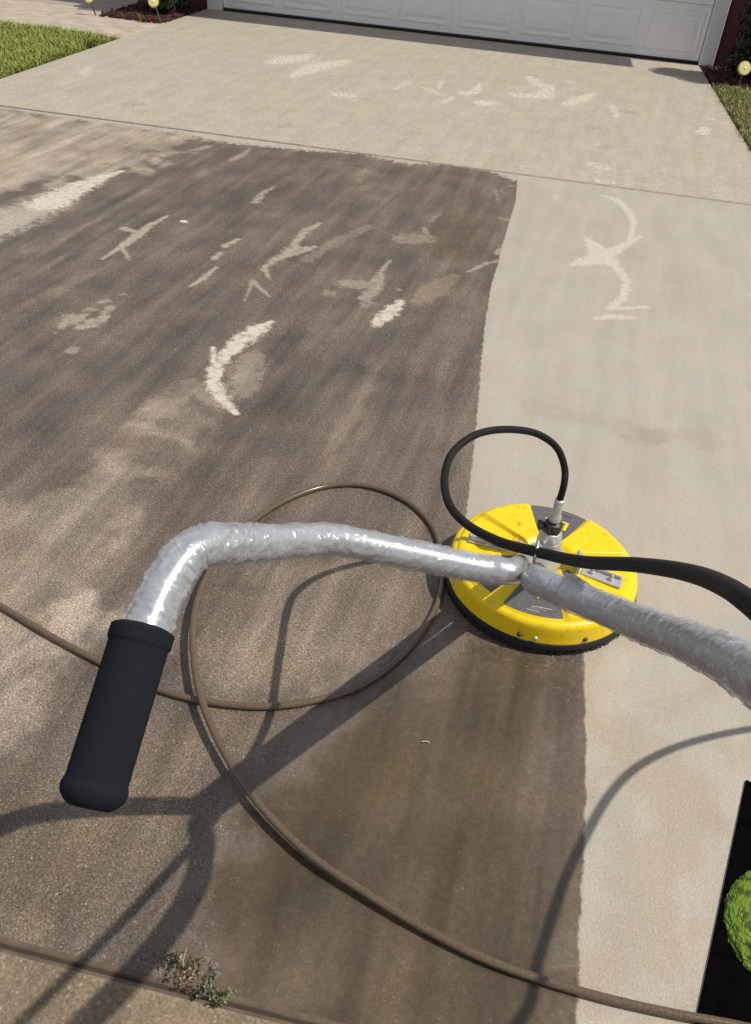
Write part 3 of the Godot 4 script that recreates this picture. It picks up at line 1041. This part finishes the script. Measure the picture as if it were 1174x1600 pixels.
func handle_pipe(parent: Node3D, pts: Array, wrap_from: float, wrap_to: float, seed_: int, bulk: float, steel: Material, film: Material) -> void:
	var path := smooth_path(pts, 0.004)
	var pipe := part("handle_pipe", sweep(path, 24, func(_s, _a, _t): return 0.0190), steel, parent)
	var n := path.size()
	var total := n * 0.004
	var sub := path.slice(int(wrap_from / 0.004), int(minf(wrap_to, total) / 0.004))
	var dense := PackedVector3Array()
	for i in sub.size() - 1:
		for k in 3:
			dense.append(sub[i].lerp(sub[i + 1], k / 3.0))
	var n1 := noise(seed_, 1.0, 3)
	var n2 := noise(seed_ + 1, 1.0, 2)
	var n3 := noise(seed_ + 2, 1.0, 2)
	var crumple := func(s: float, a: float, t: float) -> float:
		var cx := cos(a) * 0.8
		var cz := sin(a) * 0.8
		var wind := s + 0.006 * sin(a + s * 20.0)
		var ridge := 1.0 - pow(absf(n1.get_noise_3d(cx, wind * 34.0, cz)) * 2.6, 0.6)
		var loose := clampf(0.52 + 0.8 * n2.get_noise_3d(cx * 0.6, s * 9.0, cz * 0.6) + (0.6 if bulk > 0.0 else 0.35) * smoothstep(0.46, 0.66, t), 0.0, 1.2)
		var sharp := n3.get_noise_3d(cx * 2.2, wind * 70.0, cz * 2.2)
		var band := absf(n2.get_noise_3d(cx * 0.5 + 5.0, (s + 0.010 * sin(a + 1.0 + s * 14.0)) * 26.0, cz * 0.5))
		var crease := clampf(1.0 - band * 9.0, 0.0, 1.0)
		var ends := smoothstep(0.0, 0.012, t) * smoothstep(0.0, 0.012, 1.0 - t)
		return lerpf(0.0196, (0.0204 if bulk > 0.0 else 0.0197) + bulk * smoothstep(0.45, 1.0, t) + 0.0008 * loose + 0.0023 * loose * loose * ridge + 0.0008 * sharp + 0.0015 * crease, ends)
	part("plastic_wrap", sweep(dense, 56, crumple, false), film, pipe)

func build_cleaner() -> void:
	var t := thing("surface_cleaner", "yellow round rotary surface cleaner with plastic wrapped handlebar on the driveway", "surface cleaner", DECK)
	var yellow := mottled(lin(0.82, 0.56, 0.006), lin(0.85, 0.63, 0.012), 0.4, 0.36, 90, 0.045)
	var grime: Gradient = (yellow.albedo_texture as NoiseTexture2D).color_ramp
	grime.set_color(0, lin(0.30, 0.17, 0.03))
	grime.add_point(0.19, lin(0.55, 0.33, 0.02))
	grime.add_point(0.29, lin(0.82, 0.56, 0.006))
	yellow.metallic_specular = 0.45
	var black := mat(lin(0.012, 0.012, 0.013), 0.75)
	var steel := mottled(lin(0.46, 0.47, 0.49), lin(0.60, 0.61, 0.63), 0.12, 0.33, 91)
	steel.metallic = 0.75
	var zinc := mottled(lin(0.42, 0.42, 0.42), lin(0.62, 0.61, 0.60), 0.06, 0.45, 92)
	zinc.metallic = 0.5
	var rubber := mottled(lin(0.010, 0.010, 0.011), lin(0.020, 0.021, 0.024), 0.08, 0.55, 93)
	rubber.metallic_specular = 0.25
	var grey := mottled(lin(0.085, 0.082, 0.095), lin(0.14, 0.137, 0.15), 0.09, 0.45, 94)
	# deck
	var prof := [Vector2(0.236, 0.030), Vector2(0.2475, 0.030), Vector2(0.2490, 0.033), Vector2(0.2490, 0.040), Vector2(0.2475, 0.043), Vector2(0.2465, 0.060), Vector2(0.2450, 0.078)]
	for k in 9:
		var a := PI / 2 * k / 8.0
		prof.append(Vector2(0.2280 + 0.0165 * cos(a), 0.0780 + 0.0165 * sin(a)))
	var n := 34
	for k in n:
		prof.append(Vector2(lerpf(0.227, 0.001, float(k) / (n - 1)), 0.0))
	var shape := func(r: float, a: float) -> float:
		return deck_y(r, a) if r <= 0.2271 else 0.0
	var fixed := []
	for p in prof:
		fixed.append(p)
	var deck := part("deck", lathe(fixed, 240, shape), yellow, t)
	for s in [[52.5, 94.5, 0.078, 0.2225], [187.0, 226.0, 0.075, 0.215], [237.0, 275.5, 0.100, 0.2235], [299.0, 318.0, 0.070, 0.222]]:
		part("sticker", sticker(s[0], s[1], s[2], s[3]), grey, deck)
	var ink := mat(lin(0.82, 0.60, 0.03), 0.5)
	var pale := mat(lin(0.5, 0.45, 0.36), 0.5)
	var worn := mat(lin(0.34, 0.26, 0.18), 0.5)
	for l in [["B", 65.0, 0.150], ["E", 80.0, 0.150], ["B", 261.0, 0.150], ["E", 275.0, 0.150]]:
		var tm := TextMesh.new()
		var f := SystemFont.new()
		f.font_names = PackedStringArray(["Droid Sans"])
		f.font_weight = 700
		tm.font = f
		tm.text = l[0]
		tm.font_size = 48
		tm.pixel_size = 0.00105
		tm.depth = 0.0008
		var o := part("letter", tm, ink, deck, on_deck(l[2], l[1], 0.0024))
		var turn := deg_to_rad(l[1] + 90.0)
		o.basis = Basis(Vector3.UP, turn) * Basis(Vector3.RIGHT, -PI / 2)
	for k in 3:
		print_bar(deck, 0.196 + 0.008 * k, 262.0 - 3.0 * k, 0.05 - 0.010 * k, 0.0022, worn if k == 1 else pale)
		print_bar(deck, 0.198, 70.0, 0.055, 0.002, pale)
	for k in 6:
		print_bar(deck, 0.110 + 0.017 * k, 308.0, 0.032 + 0.005 * k, 0.0024, black)
	# bristle skirt
	var skirt := begin()
	var sides := 520
	for k in sides:
		var a0 := TAU * k / sides
		var a1 := TAU * (k + 1.25) / sides
		var r0 := 0.2462 + rng.randf_range(-0.002, 0.003)
		var low := 0.0 if rng.randf() < 0.9 else 0.006
		var fl := 0.002 + rng.randf_range(-0.002, 0.003)
		for rr in [[r0, fl], [r0 - 0.008, fl]]:
			var p := [Vector3(cos(a0) * rr[0], 0.036, -sin(a0) * rr[0]), Vector3(cos(a1) * rr[0], 0.036, -sin(a1) * rr[0])]
			var s0: float = rr[0] + rr[1]
			quad(skirt, p[0], p[1], Vector3(cos(a1) * s0, low, -sin(a1) * s0), Vector3(cos(a0) * s0, low, -sin(a0) * s0))
	part("brush_skirt", done(skirt), black, t)
	part("skirt_band", lathe([Vector2(0.246, 0.018), Vector2(0.2515, 0.018), Vector2(0.2525, 0.021), Vector2(0.2525, 0.034), Vector2(0.2505, 0.037), Vector2(0.246, 0.037)], 160), black, t)
	# screws round the rim
	var screw := lathe([Vector2(0.0065, 0.0), Vector2(0.0065, 0.003), Vector2(0.0045, 0.0055), Vector2(0.0, 0.006)], 12)
	for deg in [20.0, 75.0, 130.0, 197.0, 252.0, 261.0, 290.0, 340.0]:
		var a := deg_to_rad(deg)
		var o := part("screw", screw, zinc if int(deg) % 2 == 1 else mat(lin(0.05, 0.045, 0.04), 0.5), t, Vector3(cos(a) * 0.2465, 0.048, -sin(a) * 0.2465))
		o.basis = Basis(Vector3.UP, a) * Basis(Vector3.FORWARD, PI / 2)
	# the two brackets that carry the handle fork
	for deg in [166.0, -24.0]:
		var a := deg_to_rad(deg)
		var b := Node3D.new()
		b.name = "bracket"
		t.add_child(b, true)
		b.position = on_deck(0.152, deg, 0.0)
		b.rotation.y = a
		part("plate", box_between(Vector3(-0.052, 0.0005, -0.020), Vector3(0.052, 0.006, 0.020), 0.0015), zinc, b)
		part("plate", box_between(Vector3(-0.048, 0.006, -0.014), Vector3(0.046, 0.016, -0.009), 0.0015), zinc, b)
		for x in [-0.026, 0.024]:
			part("bolt", lathe([Vector2(0.0075, 0.004), Vector2(0.0075, 0.011), Vector2(0.006, 0.013), Vector2(0.0042, 0.013), Vector2(0.0040, 0.021), Vector2(0.0, 0.022)], 6), zinc, b, Vector3(x, 0, 0.003))
	# hub and swivel
	var y0 := 0.102
	part("hub", lathe([Vector2(0.050, y0), Vector2(0.050, y0 + 0.010), Vector2(0.046, y0 + 0.013), Vector2(0.034, y0 + 0.015), Vector2(0.032, y0 + 0.060), Vector2(0.028, y0 + 0.064), Vector2(0.0, y0 + 0.065)], 40), zinc, t)
	var cross_bar := part("cross_bar", sweep(PackedVector3Array([Vector3(-0.085, 0.140, 0.02), Vector3(0, 0.140, 0.03), Vector3(0.085, 0.140, 0.045)]), 14, func(_a, _b, _c): return 0.011), zinc, t)
	cross_bar.set_meta("label", "short bar across the hub that the handle pivots on")
	for x in [[-0.075, 0.0215], [0.075, 0.043]]:
		part("fork_ear", box_between(Vector3(x[0] - 0.005, 0.105, x[1] - 0.018), Vector3(x[0] + 0.005, 0.158, x[1] + 0.018), 0.002), zinc, t)
	part("swivel", lathe([Vector2(0.030, 0.166), Vector2(0.030, 0.176), Vector2(0.027, 0.180), Vector2(0.027, 0.190), Vector2(0.020, 0.193), Vector2(0.0, 0.194)], 28), zinc, t)
	part("swivel_nut", lathe([Vector2(0.025, 0.194), Vector2(0.0255, 0.197), Vector2(0.0255, 0.216), Vector2(0.022, 0.220), Vector2(0.014, 0.221), Vector2(0.013, 0.226), Vector2(0.0, 0.226)], 6), mat(lin(0.03, 0.028, 0.027), 0.45, 0.3), t)
	part("elbow", box_between(Vector3(-0.040, 0.198, -0.013), Vector3(-0.024, 0.216, 0.013), 0.004), mat(lin(0.03, 0.028, 0.027), 0.45, 0.3), t)
	part("hose_fitting", lathe([Vector2(0.015, 0.226), Vector2(0.0155, 0.229), Vector2(0.0155, 0.240), Vector2(0.0125, 0.243), Vector2(0.0118, 0.250), Vector2(0.0122, 0.286), Vector2(0.0118, 0.292), Vector2(0.0, 0.293)], 20), zinc, t)
	# whip hose
	var hose := []
	for p in [Vector3(0.4520, 0.2900, -1.6650), Vector3(0.4520, 0.3400, -1.6650), Vector3(0.4508, 0.3659, -1.6843), Vector3(0.4251, 0.4153, -1.6989), Vector3(0.3695, 0.4573, -1.6901), Vector3(0.2814, 0.4909, -1.6447), Vector3(0.2055, 0.5066, -1.5828), Vector3(0.1549, 0.4999, -1.5127), Vector3(0.1385, 0.4902, -1.4348), Vector3(0.1446, 0.4957, -1.3390), Vector3(0.1706, 0.5292, -1.2348), Vector3(0.2127, 0.5877, -1.1198), Vector3(0.2510, 0.6851, -0.9813), Vector3(0.2781, 0.7812, -0.8536), Vector3(0.2916, 0.9190, -0.6928), Vector3(0.2872, 1.0177, -0.5700), Vector3(0.2772, 1.0723, -0.4943), Vector3(0.2671, 1.1111, -0.4324), Vector3(0.2700, 1.2000, -0.2200), Vector3(0.4200, 1.2200, -0.0500), Vector3(0.7500, 1.0800, -0.3200), Vector3(0.9760, 0.9500, -0.5340), Vector3(0.9790, 0.9000, -0.6330), Vector3(1.0350, 0.8500, -0.8360), Vector3(1.1640, 0.8000, -1.0610), Vector3(1.3770, 0.7000, -1.1990), Vector3(1.7500, 0.4000, -1.3000), Vector3(2.1000, 0.0500, -1.4500), Vector3(2.3000, 0.0110, -1.5000), Vector3(2.9000, 0.0110, -1.6000)]:
		hose.append(p - DECK)
	part("hose", sweep(smooth_path(hose, 0.008), 18, func(_s, _a, _t): return 0.0086), rubber, t)
	var ring_at: Vector3 = Vector3(0.2510, 0.6851, -0.9813) - DECK
	var loop := []
	for k in 33:
		var a := TAU * k / 32.0
		loop.append(ring_at + Vector3(sin(a) * 0.005, cos(a) * 0.0160, sin(a) * 0.0160).rotated(Vector3.UP, -0.5))
	part("ring", sweep(PackedVector3Array(loop), 8, func(_s, _a, _t): return 0.0021, false), mat(lin(0.75, 0.75, 0.75), 0.3, 0.6), t)
	# handlebar
	var film := wrap_material()
	var left := []
	for p in [Vector3(0.4170, 0.1500, -1.6350), Vector3(0.3110, 0.4322, -1.2661), Vector3(0.2199, 0.6749, -0.9488), Vector3(0.1938, 0.7294, -0.8791), Vector3(0.1615, 0.7327, -0.8751), Vector3(0.0510, 0.7643, -0.8562), Vector3(-0.0522, 0.8046, -0.8246), Vector3(-0.1187, 0.8403, -0.7688), Vector3(-0.1566, 0.8681, -0.7258), Vector3(-0.1794, 0.8883, -0.6976), Vector3(-0.1958, 0.8934, -0.6772), Vector3(-0.2065, 0.8892, -0.6563), Vector3(-0.2152, 0.8811, -0.6286), Vector3(-0.2210, 0.8702, -0.6008), Vector3(-0.2255, 0.8589, -0.5747), Vector3(-0.2288, 0.8474, -0.5586)]:
		left.append(p - DECK)
	var right := []
	for p in [Vector3(0.4720, 0.1500, -1.6200), Vector3(0.3488, 0.4435, -1.2389), Vector3(0.2428, 0.6959, -0.9111), Vector3(0.2296, 0.7462, -0.8445), Vector3(0.2540, 0.7658, -0.8068), Vector3(0.2883, 0.8050, -0.7395), Vector3(0.3097, 0.8567, -0.6639), Vector3(0.3177, 0.9236, -0.5766), Vector3(0.3151, 0.9729, -0.5127), Vector3(0.3065, 1.0172, -0.4537), Vector3(0.2900, 1.0850, -0.3600), Vector3(0.2850, 1.0900, -0.3000), Vector3(0.2750, 1.0600, -0.2200), Vector3(0.2620, 1.0000, -0.1200)]:
		right.append(p - DECK)
	handle_pipe(t, left, 0.99, 1.72, 101, 0.0038, steel, film)
	handle_pipe(t, right, 0.985, 1.62, 111, 0.0, steel, film)
	var foam := mottled(lin(0.007, 0.008, 0.012), lin(0.020, 0.022, 0.030), 0.03, 0.95, 95, 0.09)
	foam.metallic_specular = 0.25
	foam.normal_enabled = true
	var pores := noise_texture(96, 0.10, Color.BLACK, Color.WHITE)
	pores.color_ramp = null
	pores.as_normal_map = true
	pores.bump_strength = 5.0
	foam.normal_texture = pores
	foam.normal_scale = 0.6
	var g: Array = [Vector3(-0.2249, 0.8685, -0.5854), Vector3(-0.2470, 0.7710, -0.4367)]
	var ga: Vector3 = g[0] - DECK
	var gb: Vector3 = g[1] - DECK
	for side in 2:
		var pa := ga
		var pb := gb
		if side == 1:
			pa = right[right.size() - 3]
			pb = right[right.size() - 1] + Vector3(-0.005, -0.03, 0.05)
		var steps := PackedVector3Array()
		for k in 121:
			steps.append(pa.lerp(pb, k / 120.0))
		var long_ := pa.distance_to(pb)
		var grip_shape := func(s: float, _a: float, _t: float) -> float:
			var r := 0.0305
			var e0 := s
			var e1 := long_ - s
			r += 0.0022 * (smoothstep(0.0, 0.003, e0) - smoothstep(0.017, 0.022, e0))
			r += 0.0020 * (1.0 - smoothstep(0.018, 0.026, e1))
			if e1 < 0.017:
				r *= sqrt(maxf(1.0 - pow(1.0 - e1 / 0.017, 2.0) * 0.62, 0.02))
			if e0 < 0.004:
				r *= 0.80 + 0.20 * e0 / 0.004
			return r
		part("grip", sweep(steps, 40, grip_shape), foam, t)

func build_small_things() -> void:
	var t := thing("pressure_hose", "brown pressure hose lying in a loop across the wet concrete", "hose")
	var hm := mottled(lin(0.065, 0.044, 0.028), lin(0.19, 0.138, 0.094), 0.06, 0.22, 120, 0.05)
	var path := smooth_path([Vector3(-1.0144, 0.0079, -1.4689), Vector3(-0.8925, 0.0079, -1.4071), Vector3(-0.7366, 0.0079, -1.3238), Vector3(-0.5940, 0.0079, -1.2569), Vector3(-0.4608, 0.0079, -1.2006), Vector3(-0.3544, 0.0079, -1.1765), Vector3(-0.2254, 0.0079, -1.1733), Vector3(-0.1281, 0.0079, -1.1933), Vector3(-0.0032, 0.0079, -1.2556), Vector3(0.1117, 0.0079, -1.3906), Vector3(0.1791, 0.0079, -1.5476), Vector3(0.1953, 0.0079, -1.7117), Vector3(0.1595, 0.0079, -1.8830), Vector3(0.0686, 0.0079, -1.9929), Vector3(-0.0500, 0.0079, -2.0367), Vector3(-0.1550, 0.0079, -2.0139), Vector3(-0.2595, 0.0119, -1.9287), Vector3(-0.3418, 0.0159, -1.8061), Vector3(-0.4032, 0.0220, -1.6395), Vector3(-0.4195, 0.0300, -1.4935), Vector3(-0.4107, 0.0340, -1.3792), Vector3(-0.3807, 0.0340, -1.2611), Vector3(-0.3401, 0.0320, -1.1567), Vector3(-0.2777, 0.0280, -1.0491), Vector3(-0.1841, 0.0260, -0.9319), Vector3(-0.0706, 0.0220, -0.8344), Vector3(0.0431, 0.0180, -0.7701), Vector3(0.1498, 0.0140, -0.7177), Vector3(0.2626, 0.0110, -0.6738), Vector3(0.3722, 0.0079, -0.6466), Vector3(0.4793, 0.0079, -0.6269), Vector3(0.5855, 0.0079, -0.6138), Vector3(0.7057, 0.0079, -0.6021), Vector3(0.8805, 0.0079, -0.5659)], 0.010)
	part("hose_line", sweep(path, 16, func(_s, a, _t): return 0.0078 + 0.00022 * cos(a * 8.0)), hm, t)
	# black board with a green ball, by the street slab
	var e1 := Vector3(-0.425, 0, 0.905)
	var e2 := Vector3(0.905, 0, 0.425)
	var corner := Vector3(0.8465, 0.0005, -1.1006)
	var b := thing("black_board", "flat black board lying on the pale concrete under the green moss mound", "board", corner)
	var pane := part("board_sheet", box_between(Vector3(0, 0, 0), Vector3(0.62, 0.005, 0.95), 0.0015), mottled(lin(0.002, 0.002, 0.0022), lin(0.004, 0.0038, 0.004), 0.3, 1.0, 130), b)
	(pane.material_override as StandardMaterial3D).metallic_specular = 0.0
	pane.basis = Basis(e2, Vector3.UP, e1)
	var nz := noise(140, 1.0, 4)
	var nz2 := noise(141, 1.0, 3)
	var v := PackedVector3Array()
	var uv := PackedVector2Array()
	var idx := PackedInt32Array()
	var cols := PackedColorArray()
	var rows := 120
	var around := 200
	for j in rows + 1:
		for i in around + 1:
			var th := PI / 2 * j / rows
			var ph := TAU * i / around
			var d := Vector3(sin(th) * cos(ph), cos(th), sin(th) * sin(ph))
			var k := nz.get_noise_3dv(d * 4.5)
			var k2 := nz2.get_noise_3dv(d * 16.0)
			v.append(d * Vector3(0.100, 0.022, 0.118) * (1.0 + 0.05 * k + 0.05 * k2))
			uv.append(Vector2(float(i) / around, float(j) / rows))
			var patch := smoothstep(0.05, 0.28, nz.get_noise_3dv(d * 3.2 + Vector3(9, 2, 5)) + k2 * 0.25)
			cols.append(Color(0.135, 0.225, 0.016).lerp(Color(0.03, 0.065, 0.008), patch * 0.9))
	for j in rows:
		for i in around:
			var q := j * (around + 1) + i
			idx.append_array([q, q + 1, q + around + 1, q + 1, q + around + 2, q + around + 1])
	var am := smooth_mesh(v, uv, idx)
	var arr := am.surface_get_arrays(0)
	arr[Mesh.ARRAY_COLOR] = cols
	am = ArrayMesh.new()
	am.add_surface_from_arrays(Mesh.PRIMITIVE_TRIANGLES, arr)
	var gm := mat(Color.WHITE, 0.9)
	gm.vertex_color_use_as_albedo = true
	var ball := thing("moss_cushion", "round mossy green mound on the flat black board", "moss", Vector3(0.815, 0.006, -0.778), -0.45)
	part("moss", am, gm, ball)
	# weed in the joint by the street
	weeds()
	# leavings on the slab
	var chip := box_mesh(Vector3(0.030, 0.003, 0.012), 0.001)
	var o := thing("paint_chip", "small white flake on the dark dirty concrete", "flake", uvp(2.195, 6.697, 0.002), 0.4)
	part("flake", chip, mat(lin(0.8, 0.79, 0.76), 0.6), o)
	o = thing("twig", "tiny straw-coloured twig on the wet washed concrete", "twig", uvp(3.871, 9.514, 0.003))
	part("stalk", sweep(smooth_path([Vector3(-0.009, 0, 0.001), Vector3(0, 0.001, 0), Vector3(0.010, 0, 0.002)], 0.002), 6, func(_s, _a, _t): return 0.0012), mat(lin(0.5, 0.42, 0.3), 0.7), o)

func weeds() -> void:
	var list := [Vector3(-0.278, 0.000, -0.628), Vector3(-0.253, 0.000, -0.612), Vector3(-0.234, 0.000, -0.615), Vector3(-0.208, 0.000, -0.595), Vector3(-0.185, 0.000, -0.581)]
	var names := ["small grey green weed growing in the slab joint, leftmost sprig", "bright green weed sprig in the slab joint, middle of the cluster", "dry reddish weed sprig in the middle of the weed cluster", "greyish weed sprig at the right of the cluster in the joint", "green weed sprig at the lower right end of the cluster"]
	var tones_ := [[Color(0.05, 0.05, 0.03), Color(0.16, 0.16, 0.11)], [Color(0.09, 0.10, 0.045), Color(0.30, 0.30, 0.17)], [Color(0.13, 0.07, 0.04), Color(0.30, 0.22, 0.14)], [Color(0.07, 0.075, 0.055), Color(0.22, 0.23, 0.19)], [Color(0.09, 0.115, 0.04), Color(0.27, 0.29, 0.13)]]
	var wm := mat(Color.WHITE, 0.7)
	wm.vertex_color_use_as_albedo = true
	wm.cull_mode = BaseMaterial3D.CULL_DISABLED
	for k in list.size():
		var where: Vector3 = list[k]
		var o := thing("weed", names[k], "weed", where, 0.0, "weeds growing in the slab joint")
		var r := RandomNumberGenerator.new()
		r.seed = 300 + k
		var stems := begin(true)
		var st := begin()
		for b in 11:
			var a := r.randf() * TAU
			var reach := r.randf_range(0.012, 0.030)
			var high := r.randf_range(0.012, 0.036)
			var p0 := Vector3(r.randf_range(-0.006, 0.006), -0.002, r.randf_range(-0.006, 0.006))
			var tip := p0 + Vector3(cos(a) * reach, high, sin(a) * reach)
			var w := Vector3(-sin(a), 0, cos(a)) * 0.0008
			quad(stems, p0 - w, p0 + w, tip + w * 0.6, tip - w * 0.6)
			for l in 9:
				var q := p0.lerp(tip, r.randf_range(0.25, 1.05))
				var d := Vector3(r.randfn(), r.randf_range(-0.2, 1.2), r.randfn()).normalized()
				var s := d.cross(Vector3(r.randfn(), r.randfn(), r.randfn())).normalized()
				var ln := r.randf_range(0.005, 0.010)
				st.set_color(tones_[k][0].lerp(tones_[k][1], r.randf()))
				quad(st, q, q + d * ln * 0.5 + s * ln * 0.28, q + d * ln, q + d * ln * 0.5 - s * ln * 0.28)
		part("stem", done(stems), mat(lin(0.13, 0.08, 0.05), 0.8), o)
		part("leaf_cluster", done(st), wm, o)
		if k == 1:
			part("dry_stalk", sweep(smooth_path([Vector3(0, 0, 0), Vector3(-0.002, 0.018, -0.012), Vector3(0.001, 0.034, -0.026)], 0.003), 6, func(_s, _a, t_): return 0.0016 - 0.0007 * t_), mat(lin(0.48, 0.36, 0.26), 0.7), o)

func _ready() -> void:
	rng.seed = 20240611
	# camera
	var cam := Camera3D.new()
	cam.name = "camera"
	add_child(cam)
	cam.transform = Transform3D(Basis(Vector3(0.995901, 0.071291, -0.055668), Vector3(-0.090451, 0.784941, -0.612932), Vector3(-0.000000, 0.615455, 0.788172)), Vector3(0, 1.5, 0))
	cam.fov = 63.2941
	cam.near = 0.05
	cam.far = 400.0
	cam.current = true
	# sky and exposure
	var we := WorldEnvironment.new()
	var env := Environment.new()
	var sky := Sky.new()
	var sm := ProceduralSkyMaterial.new()
	sm.sky_top_color = Color(0.66, 0.69, 0.74)
	sm.sky_horizon_color = Color(0.90, 0.88, 0.86)
	sm.sky_curve = 0.16
	sm.ground_bottom_color = Color(0.32, 0.30, 0.26)
	sm.ground_horizon_color = Color(0.60, 0.62, 0.62)
	sky.sky_material = sm
	env.background_mode = Environment.BG_SKY
	env.sky = sky
	env.background_energy_multiplier = 0.93
	env.tonemap_mode = Environment.TONE_MAPPER_LINEAR
	env.tonemap_exposure = 1.0
	env.sdfgi_enabled = true
	env.ssao_enabled = true
	env.ssil_enabled = true
	we.environment = env
	add_child(we)
	# sun: from the right, a little behind the viewer, about 56 degrees up
	var sun := DirectionalLight3D.new()
	sun.name = "sun"
	sun.light_color = Color(1.0, 0.974, 0.92)
	sun.light_energy = 1.28
	sun.light_angular_distance = 0.5
	sun.shadow_enabled = true
	add_child(sun)
	sun.basis = Basis.looking_at(Vector3(-0.69, -1.0, -0.06))
	build_ground()
	build_house()
	build_lawns()
	shrub(uvp(-0.48, 0.56), "dark leafy shrub in the mulch bed left of the garage door", Vector3(0.30, 1.2, 0.40), 18000, 7, Color(0.012, 0.020, 0.009), Color(0.03, 0.045, 0.018))
	shrub(uvp(6.02, 0.60), "dark leafy shrub in the bed right of the garage door", Vector3(0.42, 1.35, 0.46), 22000, 8, Color(0.010, 0.017, 0.008), Color(0.028, 0.040, 0.016))
	garden_light(Vector3(-2.693, 0, -9.869), "round yellow garden light on green stake, front of the left mulch bed", 0.193, Vector3(-0.065, 0, 0.017), Vector3(0.1, 0.45, 1.0), 0.055)
	garden_light(Vector3(-3.426, 0, -10.015), "round yellow garden light on stake at the left end of the mulch bed", 0.155, Vector3(-0.054, 0, 0.018), Vector3(0.1, 0.45, 1.0), 0.050)
	garden_light(Vector3(3.154, 0, -9.136), "round cream garden light on stake right of the garage door", 0.180, Vector3(0.001, 0, -0.000), Vector3(0.1, 0.45, 1.0), 0.065)
	var sprout := thing("sprout", "small yellowish sprout at the front edge of the left mulch bed", "weed", Vector3(-2.898, 0.000, -9.834))
	part("blade_cluster", blade_mesh(77, 0.09, 0.006, 9, 0.012), mat(lin(0.22, 0.20, 0.05), 0.7), sprout)
	build_cleaner()
	build_small_things()
